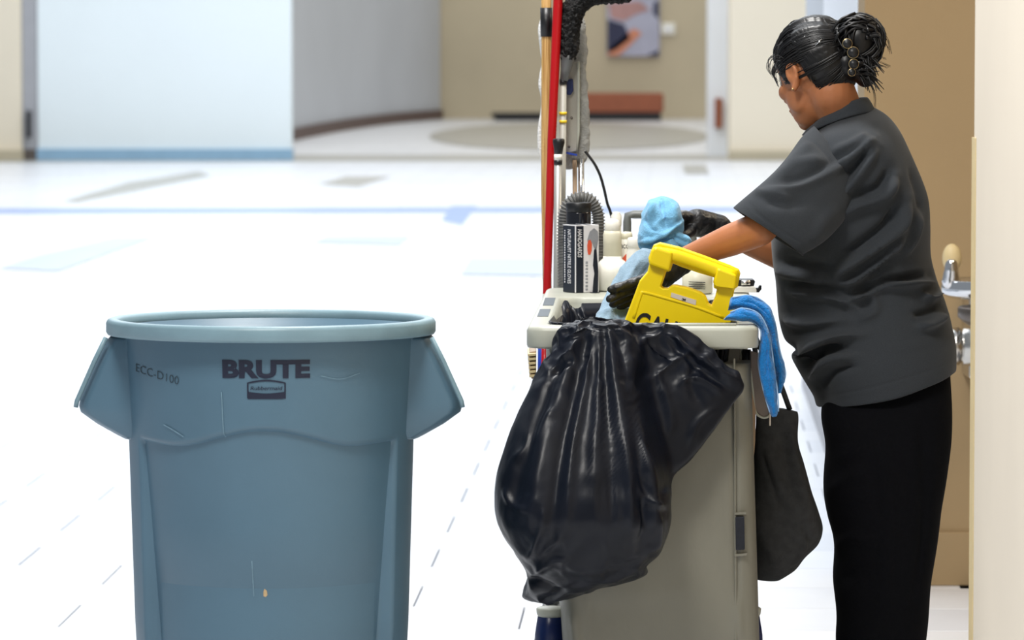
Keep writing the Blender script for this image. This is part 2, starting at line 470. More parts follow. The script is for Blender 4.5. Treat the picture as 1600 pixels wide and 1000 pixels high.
# far things, seen out of focus
p = W(989, 45, 75.9)
pic = thing('wall_picture', (p.x, 75.98, 1.05), 'colourful framed photo print hanging on the far beige wall', 'picture')
s76 = 76 / F
box('print_board', (X(948, 75.9), 75.9, W(0, 88, 75.9).z), (X(1030, 75.9), 75.98, W(0, -45, 75.9).z), M['print_lavender'], pic, 0.01)
def patch(pts, m, nm, Y=75.89): prism(nm, pts, Y, Y + 0.008, m, pic)
patch([(949, 30), (975, 38), (985, 60), (962, 78), (949, 82)], M['print_navy'], 'print_patch')
patch([(950, 87), (950, 78), (990, 44), (1003, 52), (975, 80), (965, 87)], M['print_orange'], 'print_patch')
patch([(950, 5), (1000, 2), (1015, 15), (990, 24), (975, 33), (955, 28)], M['print_rose'], 'print_patch')
patch([(1022, 2), (1029, 2), (1029, 30), (1020, 20)], M['print_navy'], 'print_patch')
patch([(1012, 86), (1029, 78), (1029, 87), (1015, 87)], M['print_navy'], 'print_patch')
h = W(1044, 45, 75.95)
th = thing('wall_sensor', (h.x, 75.98, h.z), 'small white plate on the far beige wall beside the picture', 'wall plate')
box('plate', (h.x - 0.12, 75.93, h.z - 0.1), (h.x + 0.12, 75.99, h.z + 0.1), M['white_plastic'], th, 0.02)
box('dial', (h.x - 0.06, 75.91, h.z - 0.045), (h.x + 0.06, 75.93, h.z + 0.045), M['white_wall'], th, 0.008)
a, b = W(905, 178, 74.5), W(1037, 178, 74.5)
bn = thing('bench', ((a.x + b.x) / 2, 74.8, 0), 'brown leather bench against the far beige wall under the picture', 'bench')
box('seat', (a.x, 74.5, 0.14), (b.x, 75.2, 0.46), M['brown_leather'], bn, 0.03)
box('base', (a.x + 0.03, 74.55, 0), (b.x - 0.04, 75.15, 0.14), M['black_plastic'], bn, 0.01)
a, b = W(768, 178, 74.5), W(850, 178, 74.5)
lb = thing('low_plinth', ((a.x + b.x) / 2, 74.8, 0), 'low black plinth by the far wall, left of the mop poles', 'plinth')
box('top', (a.x, 74.5, 0.06), (b.x, 75.3, 0.13), M['black_plastic'], lb, 0.01)
box('foot', (a.x + .05, 74.6, 0), (b.x - .05, 75.2, 0.06), M['black_plastic'], lb)
h = W(1123, 178, 54.4)
tag(box('door_plate', (h.x - 0.045, 54.38, h.z - 0.17), (h.x + 0.045, 54.5, h.z + 0.19), M['brown_leather'], bev=0.01),
    'small brown upright plate on the white pillar far behind', 'plate')

# ------------------------------------------------------------------ drinking fountain in the alcove
fc = W(1540, 440, 12.25)
fo = thing('drinking_fountain', (fc.x, 12.58, 0.0), 'chrome wall drinking fountain with two bowls beside the cream wall corner', 'drinking fountain')
zt = W(0, 436, 12.25).z
lathe('upper_bowl', [(0.02, -0.06), (0.10, -0.052), (0.12, -0.042), (0.125, -0.034), (0.125, -0.002), (0.119, 0.0), (0.113, -0.006), (0.03, -0.02)], (fc.x, 12.25, zt), M['chrome'], fo, 40)
zb = W(0, 478, 12.1).z
lathe('lower_bowl', [(0.015, -0.085), (0.05, -0.07), (0.10, -0.04), (0.113, -0.028), (0.113, -0.004), (0.108, 0), (0.10, -0.004), (0.02, -0.012)], (fc.x + 0.02, 12.08, zb), M['dark_steel'], fo, 40)
sp = W(1485, 412, 12.22)
V = []
prof = [(-0.036, 0.014), (-0.02, 0.024), (0.012, 0.029), (0.035, 0.027), (0.048, 0.019), (0.054, 0.006)]
bub = blob('spout', [('c', [(Vector((sp.x, 12.2, zt - 0.002)), 0.026), (Vector((sp.x, 12.19, zt + 0.03)), 0.020), (Vector((sp.x, 12.19, zt + 0.045)), 0.018)])], M['chrome'], fo, 0.004, 2)
blob('spout_hood', [('e', (sp.x + 0.002, 12.20, zt + 0.060), (0.0265, 0, 0), (0, 0.022, 0), (0, 0, 0.040))], M['guard'], fo, 0.004, 2)
z1 = W(0, 545, 12.2).z
lathe('bracket', [(0.04, 0.0), (0.052, 0.002), (0.052, 0.026), (0.047, 0.028), (0.047, 0.034), (0.055, 0.036), (0.055, 0.13), (0.03, 0.13)], (W(1489, 545, 12.2).x, 12.3, z1), M['steel'], fo, 32, axis=(1, 0.05, 0))
box('back_plate', (fc.x - 0.03, 12.40, z1 - 0.1), (fc.x + 0.35, 12.6, zt - 0.02), M['steel'], fo, 0.01)
box('arm', (fc.x - 0.03, 12.08, zb - 0.09), (fc.x + 0.07, 12.5, zb - 0.06), M['steel'], fo, 0.005)
box('arm', (fc.x - 0.03, 12.25, zt - 0.11), (fc.x + 0.07, 12.5, zt - 0.08), M['steel'], fo, 0.005)

# ------------------------------------------------------------------ trash can on its dolly
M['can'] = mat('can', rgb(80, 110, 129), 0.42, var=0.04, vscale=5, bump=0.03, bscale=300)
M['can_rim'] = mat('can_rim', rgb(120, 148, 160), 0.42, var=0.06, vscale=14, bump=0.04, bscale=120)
M['navy_ink'] = mat('navy_ink', rgb(18, 26, 50), 0.5, var=0.1)
M['faint_ink'] = mat('faint_ink', rgb(40, 54, 64), 0.7, var=0.25, vscale=90)
M['scuff'] = mat('scuff', rgb(108, 137, 153), 0.6, var=0.15, vscale=60)
M['smudge'] = mat('smudge', rgb(186, 160, 120), 0.6, var=0.15, vscale=90)
CX, CY, ZR = X(422.5, 8.97), 8.97, 0.992
can = thing('trash_can', (CX, CY, 0), 'large round blue-grey plastic trash can lettered BRUTE', 'trash can')
SC = 8.97 / F
def zpx(y, Y=8.70): return W(0, y, Y).z
def rad(z):
    return float(np.interp(z, [0.15, zpx(1000), zpx(690), zpx(540), 0.98], [0.262, 214.5 * SC, 223.5 * SC, 232.5 * SC, 235 * SC]))
def can_surf(phi, z, lift=0.0):
    """outer wall: two broad sunk panels with a waved top edge, at the front and at the back"""
    r = rad(z)
    ph = ((phi + math.pi / 2) % math.pi) - math.pi / 2
    zt = zpx(697) + 0.030 * math.exp(-(ph / 0.42) ** 2) - 0.006 * math.exp(-((abs(ph) - 0.62) / 0.25) ** 2)
    e = min((1.10 - abs(ph)) * r, zt - z)                # distance inside the panel edge
    d = 0.0
    if e > -0.004:
        t = min(1, max(0, (e + 0.004) / 0.026)); t = t * t * (3 - 2 * t)
        d = -0.023 * t
        if e < 0.03: d -= 0.009 * math.exp(-((e - 0.013) / 0.009) ** 2)
    r = r + d + lift
    return Vector((CX + r * math.sin(phi), CY - r * math.cos(phi), z))
NP, NZ = 300, 150
zs = np.linspace(0.15, 0.978, NZ)
V = [can_surf(2 * math.pi * j / NP - math.pi, z) for z in zs for j in range(NP)]
inner = [(0.968, -0.004), (0.95, -0.006), (0.6, -0.018), (0.17, -0.03)]
for z, dr in inner[1:]:
    for j in range(NP):
        ph = 2 * math.pi * j / NP - math.pi; r = rad(z) + dr
        V.append(Vector((CX + r * math.sin(ph), CY - r * math.cos(ph), z)))
mesh('body', V, ringfaces(NZ + 3, NP), M['can'], can)
R0 = 258 * SC
rimp = [(R0 - 0.030, -0.03), (R0 - 0.0265, -0.004), (R0 - 0.022, 0.002), (R0 - 0.010, 0.003), (R0 - 0.003, 0.0), (R0, -0.006), (R0, -0.024), (R0 - 0.003, -0.029), (R0 - 0.008, -0.028), (R0 - 0.010, -0.016), (R0 - 0.028, -0.016)]
V = []
for r, h in rimp:
    for j in range(128):
        a = 2 * math.pi * j / 128
        V.append((CX + r * math.cos(a), CY + r * math.sin(a), ZR + h))
fcs = [(i * 128 + j, i * 128 + (j + 1) % 128, ((i + 1) % len(rimp)) * 128 + (j + 1) % 128, ((i + 1) % len(rimp)) * 128 + j) for i in range(len(rimp)) for j in range(128)]
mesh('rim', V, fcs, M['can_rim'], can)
for sd in (-1, 1):                                       # hooded grips at both sides
    P = [(-1, 524, 252), (-1, 560, 270), (-1, 600, 288), (-1, 622, 298), (-1, 632, 300), (-1, 642, 297), (-1, 660, 272), (-1, 678, 240), (-1, 683, 230)]
    V = []; n = 9
    for _, y, r in P:
        z = zpx(y, 8.97); t = (y - 532) / 150.0
        hw = 0.092 - 0.015 * t
        for k in range(n):
            q = -1 + 2 * k / (n - 1)
            xx = r * SC - 0.020 * abs(q) ** 4
            V.append((CX + sd * xx, CY + q * hw, z))
    nb = len(V)
    for _, y, r in P:                                    # inner face, on the wall of the can
        z = zpx(y, 8.97)
        for k in range(n):
            q = -1 + 2 * k / (n - 1); hw = 0.092
            V.append((CX + sd * (rad(z) - 0.03 - 0.012 * abs(q)), CY + q * hw, z))
    fcs = []
    for i in range(len(P) - 1):
        for k in range(n - 1):
            fcs.append((i * n + k, i * n + k + 1, (i + 1) * n + k + 1, (i + 1) * n + k))
        for k in (0, n - 1):
            fcs.append((i * n + k, (i + 1) * n + k, nb + (i + 1) * n + k, nb + i * n + k))
    i = len(P) - 1
    for k in range(n - 1):
        fcs.append((k, k + 1, nb + k + 1, nb + k)); fcs.append((i * n + k, i * n + k + 1, nb + i * n + k + 1, nb + i * n + k))
    bevel(mesh('handle', V, fcs, M['can'], can, True), 0.006, 2, 0.9)
    z = zpx(560, 8.97)
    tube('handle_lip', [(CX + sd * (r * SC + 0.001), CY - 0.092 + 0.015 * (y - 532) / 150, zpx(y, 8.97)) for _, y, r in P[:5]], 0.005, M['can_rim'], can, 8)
def on_can(name, v, f, px0, py0, m, lift=0.0012):
    """lettering laid on the curved wall: px0, py0 is the seen place of its lower left corner"""
    r = rad(zpx(py0)); z0 = zpx(py0)
    x0 = X(px0, 8.97 - r * 0.9) - CX
    P = [can_surf(math.asin(max(-1, min(1, (x0 + a) / r))), z0 + b, lift) for a, b in v]
    return mesh(name, P, f, m, can, False)
pm = 8.68 / F                                           # metres for one pixel on the front of the can
v, f = text_mesh('BRUTE', 27 * pm, 0.05)
v[:, 0] *= 137 * pm / v[:, 0].max()
on_can('lettering', v, f, 347, 591, M['navy_ink'])
def ribbon(pts, wd):
    pts = np.array(pts, float); L = []; 
    for i in range(len(pts)):
        d = pts[min(i + 1, len(pts) - 1)] - pts[max(i - 1, 0)]; d /= np.hypot(*d) + 1e-9
        nn = np.array([-d[1], d[0]]) * wd / 2
        L.append((pts[i] + nn, pts[i] - nn))
    v = np.array([q for ab in L for q in ab]); f = [(2 * i, 2 * i + 1, 2 * i + 3, 2 * i + 2) for i in range(len(pts) - 1)]
    return v, f
top = [(1 + 58 * t, 25 + 4 * math.sin(math.pi * t)) for t in np.linspace(0, 1, 9)]
fr = [(1, 1), (1, 13), (1, 25)] + top[1:] + [(59, 13), (59, 1)] + [(59 - 58 * t, 1) for t in np.linspace(0.1, 1, 8)]
v, f = ribbon(np.array(fr) * pm, 2.6 * pm); on_can('logo_frame', v, f, 386, 625, M['navy_ink'])
bt = [(2 + 56 * t, 0.5) for t in np.linspace(0, 1, 9)]; bu = [(2 + 56 * t, 11 - 2.5 * math.sin(math.pi * t)) for t in np.linspace(0, 1, 9)]
v = np.array(bt + bu) * pm; f = [(i, i + 1, 10 + i, 9 + i) for i in range(8)]
on_can('logo_base', v, f, 386, 625, M['navy_ink'])
v, f = text_mesh('Rubbermaid', 5.6 * pm, 0.01, 0.15); v[:, 0] *= 50 * pm / v[:, 0].max()
on_can('logo_lettering', v, f, 391, 611, M['navy_ink'], 0.0016)
v, f = text_mesh('ECC-D100', 13 * pm, -0.012, 0.1); v[:, 0] *= 74 * pm / v[:, 0].max()
v[:, 1] -= v[:, 0] * 0.22
on_can('handwriting', v, f, 202, 590, M['faint_ink'])
for pl, wd in (([(345, 615), (347, 680), (352, 740), (357, 790), (348, 825)], 1.6), ([(378, 690), (381, 760), (386, 850), (391, 940)], 1.8), ([(247, 671), (262, 678), (280, 688)], 1.6), ([(500, 590), (530, 596), (560, 588)], 1.0), ([(365, 820), (430, 818), (520, 822), (530, 818)], 1.0)):
    P = []
    for x, y in pl:
        P.append(((x - 347) * pm, (591 - y) * pm))
    v, f = ribbon(crom(P, 70), wd * pm); on_can('scratch', v, f, 347, 591, M['scuff'], 0.0022)
v = np.array([(0, 0), (4, -1), (7, 2), (6, 9), (2, 12), (0, 8)]) * pm * 1.0
on_can('smudge', v, [tuple(range(6))], 409, 936, M['smudge'], 0.001)
lathe('dolly', [(0.05, 0.09), (0.255, 0.09), (0.285, 0.10), (0.29, 0.15), (0.27, 0.165), (0.05, 0.15)], (CX, CY, 0), M['black_plastic'], can, 40)
for k in range(5):
    a = 2 * math.pi * k / 5 + 0.3
    lathe('caster', [(0.01, -0.014), (0.038, -0.014), (0.043, -0.008), (0.043, 0.008), (0.038, 0.014), (0.01, 0.014)], (CX + 0.21 * math.cos(a), CY + 0.21 * math.sin(a), 0.043), M['black_plastic'], can, 20, axis=(1, 0.2, 0))
    tube('caster_stem', [(CX + 0.21 * math.cos(a), CY + 0.21 * math.sin(a), 0.05), (CX + 0.21 * math.cos(a), CY + 0.21 * math.sin(a), 0.1)], 0.016, M['black_plastic'], can)

can.rotation_euler = (-0.011, 0, 0)                      # stands a hair tilted back

# ------------------------------------------------------------------ janitor cart
M['cart'] = mat('cart', rgb(176, 178, 166), 0.4, var=0.03, vscale=10, bump=0.02, bscale=200)
M['cart_dark'] = mat('cart_dark', rgb(112, 116, 114), 0.45, var=0.04)
M['slot_shade'] = mat('slot_shade', rgb(84, 94, 102), 0.6, var=0.05)
M['vinyl'] = mat('vinyl', rgb(120, 118, 106), 0.5, var=0.05, vscale=6, bump=0.06, bscale=90, stretch=(1, 1, 0.4))
M['velcro'] = mat('velcro', rgb(22, 26, 36), 0.8, var=0.2, vscale=200)
M['navy_plastic'] = mat('navy_plastic', rgb(20, 36, 84), 0.3, var=0.1, vscale=10)
ZC = 0.972; HWC = 0.236; CL = 1.36
c0 = Vector((X(1004.5, 9.05), 9.05, 0))
cart = thing('janitor_cart', (c0.x, 9.7, 0), 'grey janitor cart loaded with cleaning supplies beside the person', 'cleaning cart')
def CP(x, y, z): return Vector((c0.x + x + YAW * y, c0.y + y, z))   # cart coordinates
def rrect(x0, y0, x1, y1, r, k=8):
    P = []
    for cx, cy, a0 in ((x1 - r, y0 + r, -90), (x1 - r, y1 - r, 0), (x0 + r, y1 - r, 90), (x0 + r, y0 + r, 180)):
        for i in range(k + 1):
            a = math.radians(a0 + 90 * i / k); P.append((cx + r * math.cos(a), cy + r * math.sin(a)))
    return P
loops = []
def lp(d, z, inner=False, r=0.045):
    b = (-0.186, 0.05, 0.186, 0.99) if inner else (-HWC, 0, HWC, CL)
    loops.append([CP(x, y, z) for x, y in rrect(b[0] - d, b[1] - d, b[2] + d, b[3] + d, r + d)])
lp(-0.012, ZC - 0.046); lp(-0.002, ZC - 0.045); lp(0, ZC - 0.040); lp(0, ZC - 0.010); lp(-0.003, ZC - 0.004); lp(-0.009, ZC - 0.0005); lp(-0.014, ZC)
lp(0.012, ZC, True); lp(0.008, ZC - 0.001, True); lp(0.004, ZC - 0.006, True); lp(0.0, ZC - 0.014, True); lp(-0.006, ZC - 0.05, True); lp(-0.012, ZC - 0.052, True)
n = len(loops[0])
V = [p for L in loops for p in L]
mesh('top_frame', V, ringfaces(len(loops), n, False), M['cart'], cart)
for y0, y1 in ((0.30, 0.56), (0.67, 0.96)):
    v, f = boxv(CP(-0.2125, (y0 + y1) / 2, ZC + 0.0004), (0.0115, 0, 0), (YAW * 0.1, (y1 - y0) / 2 - 0.01, 0), (0, 0, 0.0006))
    mesh('slot_shade', v, f, M['slot_shade'], cart, False)  # flat dark plates; the shade of open slots is put into their colour
lathe('lid_hole_shade', [(0.0, 0.0), (0.012, 0.001)], CP(-0.118, 1.14, ZC), M['slot_shade'], cart, 20)  # dark disc on the closed top, coloured as the shade in a hole
for xx in (-0.204, 0.0):
    pass
bar = [CP(x, 0.022, ZC + 0.001) for x in (-0.02, 0.19)]
tube('rim_bead', bar, 0.005, M['cart'], cart, 10)
# hanging vinyl bag of the cart
vb = loft('vinyl_bag', [(858, 546, 1160, 546, 9.5, 0.42), (868, 620, 1163, 620, 9.5, 0.425), (872, 720, 1166, 720, 9.5, 0.43), (872, 850, 1170, 850, 9.5, 0.43), (875, 950, 1173, 950, 9.5, 0.43), (880, 1010, 1175, 1010, 9.5, 0.425), (884, 1075, 1174, 1075, 9.5, 0.42)], M['vinyl'], cart, k=60, n=120, p=0.16)
folds(vb, [([(1058, 790), (1056, 860), (1066, 930), (1075, 1000)], 8, -0.008), ([(1040, 900), (1050, 1000)], 12, 0.008), ([(1110, 640), (1100, 800), (1112, 980)], 16, 0.006), ([(1148, 560), (1150, 760), (1153, 1000)], 3, -0.005), ([(895, 950), (905, 1030)], 7, 0.008), ([(930, 930), (950, 1040)], 12, -0.006), ([(1152, 930), (1156, 1000)], 6, 0.006)])
def plate(name, poly, Y, t, m, parent, bev=0.002): return prism(name, poly, Y, Y + t, m, parent, None, bev)
plate('velcro_patch', [(1149, 808), (1163, 807), (1164, 859), (1150, 860)], 9.062, 0.012, M['velcro'], cart)
plate('seam_strip', [(1146, 560), (1149, 560), (1152, 1040), (1148, 1040)], 9.068, 0.012, M['vinyl'], cart)
plate('seam_strip', [(1147, 801), (1167, 800), (1167, 804), (1147, 805)], 9.066, 0.012, M['vinyl'], cart)
plate('seam_strip', [(1147, 866), (1168, 864), (1168, 868), (1147, 870)], 9.066, 0.012, M['vinyl'], cart)
# deck, posts, casters
dl = [[CP(x, y, z) for x, y in rrect(-HWC - d - 0.012, -d, HWC + d, CL + 0.25 + d, 0.06)] for d, z in ((-0.02, 0.15), (0.0, 0.16), (0.0, 0.21), (-0.01, 0.22))]
mesh('deck', [p for L in dl for p in L], ringfaces(4, len(dl[0])), M['cart_dark'], cart)
for x, y in ((-0.22, 1.3), (0.22, 1.3)):
    tube('post', [CP(x, y, 0.2), CP(x, y, ZC - 0.03)], 0.014, M['cart_dark'], cart)
for px in (1160, 1167, 1173):
    a, b = W(px - 2, 546, 9.2), W(px, 1000, 9.2); b.z = 0.2
    tube('side_rod', [a, b], 0.0035 if px != 1167 else 0.006, M['black_plastic'] if px != 1160 else M['steel'], cart, 8)
for px in (861, 1166):
    q = W(px, 970, 9.26); zt = W(0, 960, 9.2).z
    lathe('bumper_post', [(0.03, 0.2), (0.036, 0.24), (0.034, zt - 0.05), (0.028, zt - 0.012), (0.02, zt - 0.008)], (q.x, 9.26, 0), M['navy_plastic'], cart, 28)
    lathe('bumper_cap', [(0.01, -0.012), (0.027, -0.012), (0.030, -0.006), (0.031, 0.004), (0.028, 0.007), (0.005, 0.008)], (q.x, 9.26, zt), M['cart'], cart, 28)
for x in (-0.19, 0.19):
    for y in (0.12, CL + 0.1):
        c = CP(x, y, 0.06)
        lathe('caster', [(0.01, -0.017), (0.052, -0.017), (0.06, -0.01), (0.06, 0.01), (0.052, 0.017), (0.01, 0.017)], c, M['black_plastic'], cart, 24, axis=(1, 0, 0))
        box('caster_fork', (c.x - 0.024, c.y - 0.02, 0.06), (c.x + 0.024, c.y + 0.02, 0.155), M['cart_dark'], cart, 0.004)
# rear push handle
hb = []
for x, y, rr in ((979, 462, 0), (980, 347, 0), (981, 337, 0), (990, 335, 0), (1030, 335, 0), (1072, 335, 0), (1080, 337, 0), (1082, 347, 0), (1082, 462, 0)):
    hb.append(W(x, y, 10.48))
hd = tube('push_handle', hb, 0.010, M['cart_dark'], cart, 12)
co, no = getv(hd); co[:, 1] = 10.48 + (co[:, 1] - 10.48) * 1.6; setv(hd, co)
# tray of the rear shelf
v, f = boxv(CP(0, 1.18, ZC - 0.045), (HWC - 0.02, 0, 0), (0, 0.17, 0), (0, 0, 0.004)); mesh('shelf', v, f, M['cart'], cart, False)
hl = [CP(-HWC + 0.02, CL + 0.01, ZC - 0.03), CP(-HWC + 0.02, CL + 0.16, ZC - 0.03)]
v, f = boxv((hl[0] + hl[1]) / 2, (0.03, 0, 0), (0, 0.085, 0), (0, 0, 0.008)); mesh('pole_holder', v, f, M['cart'], cart, False)

# ------------------------------------------------------------------ black trash bag over the cart's front
M['bag'] = mat('bag', rgb(14, 18, 28), 0.36, var=0.2, vscale=12, bump=0.12, bscale=30, stretch=(1, 1, 0.5), spec=0.22)
bagrows = [(497, 905, 962), (499, 890, 1000), (503, 880, 1036), (509, 873, 1062), (520, 866, 1085), (535, 859, 1104), (552, 852, 1124), (572, 843, 1147), (590, 833, 1161), (610, 825, 1165), (640, 811, 1146), (680, 794, 1116), (720, 780, 1086), (750, 774, 1056), (780, 772, 1049), (810, 775, 1049), (840, 787, 1042), (865, 804, 1030), (882, 816, 1012), (897, 822, 1010), (910, 820, 975), (925, 816, 925), (936, 819, 890), (945, 856, 868)]
hdz = lambda y: float(np.interp(y, [497, 505, 520, 600, 700, 800, 880, 920, 946], [0.035, 0.05, 0.05, 0.085, 0.125, 0.15, 0.12, 0.07, 0.02]))
bag = loft('trash_bag', [(l, y, r, y, 9.062 - hdz(y) * 0.95, hdz(y)) for y, l, r in bagrows], M['bag'], None, k=190, n=220, p=0.8, base=tuple(c0))
tag(bag, 'full black plastic trash bag draped over the front of the grey cart', 'trash bag')
co, no = getv(bag); px, py = proj(co[:, 0], co[:, 1], co[:, 2])
xd = np.interp(py, [500, 560, 640, 765, 790, 950], [985, 1000, 1012, 1046, 1200, 1200])
t = sstep(-22, 18, px - xd)
co[:, 1] += t * 0.62 * np.clip(9.055 - co[:, 1], 0, 1)
setv(bag, co)
fan = []
for x0, x1, x2, x3, am, wd in ((903, 878, 842, 826, 0.008, 12), (918, 900, 872, 862, -0.009, 7), (928, 914, 893, 884, 0.009, 6), (938, 936, 930, 930, 0.010, 8), (943, 946, 952, 958, -0.011, 4), (950, 962, 980, 988, 0.012, 8), (962, 984, 1004, 1016, -0.012, 6), (970, 994, 1018, 1030, 0.009, 7), (889, 860, 812, 793, -0.006, 9)):
    fan.append(([(x0, 506), (x1, 600), (x2, 720 + random.uniform(-20, 20)), (x3, 840 + random.uniform(-30, 50))], wd, am))
fan += [([(880, 530), (900, 520), (925, 505)], 5, 0.008), ([(870, 560), (890, 552), (905, 530)], 5, 0.008), ([(862, 585), (880, 570), (898, 560)], 6, -0.007), ([(915, 500), (935, 512), (970, 508), (990, 520)], 4, -0.008), ([(960, 510), (985, 530), (1000, 560), (1005, 590)], 6, 0.010), ([(1000, 520), (1020, 545), (1060, 570)], 7, 0.008), ([(1040, 515), (1075, 545), (1120, 575), (1160, 600)], 7, 0.009), ([(1050, 535), (1090, 570), (1150, 615)], 5, -0.008), ([(1010, 600), (1060, 560), (1085, 550)], 6, 0.007), ([(1060, 600), (1090, 590), (1140, 622)], 5, 0.007), ([(1020, 560), (1046, 640), (1047, 690)], 6, 0.008), ([(1090, 560), (1080, 600), (1100, 640)], 5, -0.006),
        ([(1080, 700), (1090, 660), (1125, 635)], 7, 0.006), ([(820, 880), (845, 830), (850, 790)], 5, 0.008), ([(825, 900), (860, 880), (895, 872)], 6, 0.009), ([(822, 905), (850, 915), (890, 930)], 4, -0.008), ([(840, 870), (870, 845), (880, 830)], 4, 0.006), ([(1000, 755), (1015, 785), (1045, 790)], 5, 0.010), ([(1000, 770), (1010, 810), (1000, 860)], 6, -0.008), ([(1030, 800), (1030, 840), (1010, 870)], 5, 0.007), ([(800, 720), (820, 700), (830, 660)], 6, 0.007), ([(785, 760), (800, 790), (830, 800)], 5, 0.006), ([(835, 700), (850, 660), (868, 640)], 7, 0.007), ([(1000, 560), (1002, 640), (1030, 740)], 7, -0.012)]
folds(bag, fan)
def facets(o, amp, scale, stretch, mask):
    """creases of crumpled film: ridges where cells meet"""
    co, no = getv(o); px, py = proj(co[:, 0], co[:, 1], co[:, 2]); mk = mask(px, py)
    d = np.empty(len(co))
    for i, c in enumerate(co):
        q = (c[0] * scale * stretch[0], c[1] * scale * stretch[1], c[2] * scale * stretch[2])
        q = (q[0] + 0.35 * noise.noise(q), q[1], q[2] + 0.35 * noise.noise((q[2], q[0], q[1])))
        f = noise.voronoi(q)[0]; d[i] = min(f[1] - f[0], 0.5)
    setv(o, co - no * (d * amp * mk)[:, None])
facets(bag, 0.016, 13, (1.3, 1, 0.8), lambda x, y: 0.25 + 0.75 * (1 - sstep(540, 640, y)) + 0.5 * sstep(820, 900, y))
facets(bag, 0.010, 26, (1.2, 1, 0.9), lambda x, y: 1.0 * (1 - sstep(520, 620, y)) + 0.12)
soften(bag, 2)
# the bag's mouth, tucked into the frame
lv = []
for z, d in ((ZC + 0.004, 0.004), (ZC - 0.02, -0.008), (ZC - 0.08, -0.014), (ZC - 0.3, -0.03), (ZC - 0.45, -0.05)):
    for i, (x, y) in enumerate(rrect(-0.186 - d, 0.05 - d, 0.186 + d, 0.88 + d, 0.05, 16)):
        q = 0.006 * math.sin(i * 1.9) + 0.004 * math.sin(i * 4.1)
        lv.append(CP(x * (1 + q * 2), y + q, z - (0.014 + 0.010 * math.sin(i * 0.55) if (y > 0.3) else 0)))
nn = len(rrect(0, 0, 1, 1, .1, 16))
solid(mesh('liner', lv, ringfaces(5, nn, False), M['bag'], cart), 0.002)

# ------------------------------------------------------------------ the person
M['skin'] = mat('skin', rgb(176, 112, 72), 0.5, var=0.06, vscale=25, bump=0.04, bscale=250)
M['skin'].node_tree.nodes['Principled BSDF'].inputs['Subsurface Weight'].default_value = 0.06
M['shirt'] = mat('shirt', rgb(55, 59, 64), 0.85, var=0.07, vscale=420, bump=0.06, bscale=600, sheen=0.1, spec=0.15)
M['seam'] = mat('seam', rgb(44, 47, 52), 0.9, var=0.1, vscale=200)
M['trousers'] = mat('trousers', rgb(9, 10, 14), 0.9, var=0.15, vscale=200, bump=0.05, bscale=300, spec=0.1)
M['hair'] = mat('hair', rgb(11, 10, 12), 0.38, var=0.3, vscale=60, spec=0.4)
M['glove'] = mat('glove', rgb(26, 27, 30), 0.42, var=0.2, vscale=40, bump=0.25, bscale=120)
M['gold'] = mat('gold', rgb(196, 172, 124), 0.3, 0.9, var=0.05)
M['shoe'] = mat('shoe', rgb(24, 24, 26), 0.5, var=0.1)
M['white_eye'] = mat('white_eye', rgb(220, 215, 208), 0.3, var=0.02)
person = thing('person', (X(1385, 9.7), 9.7, 0), 'person in charcoal polo shirt and black trousers reaching into the cart', 'person')
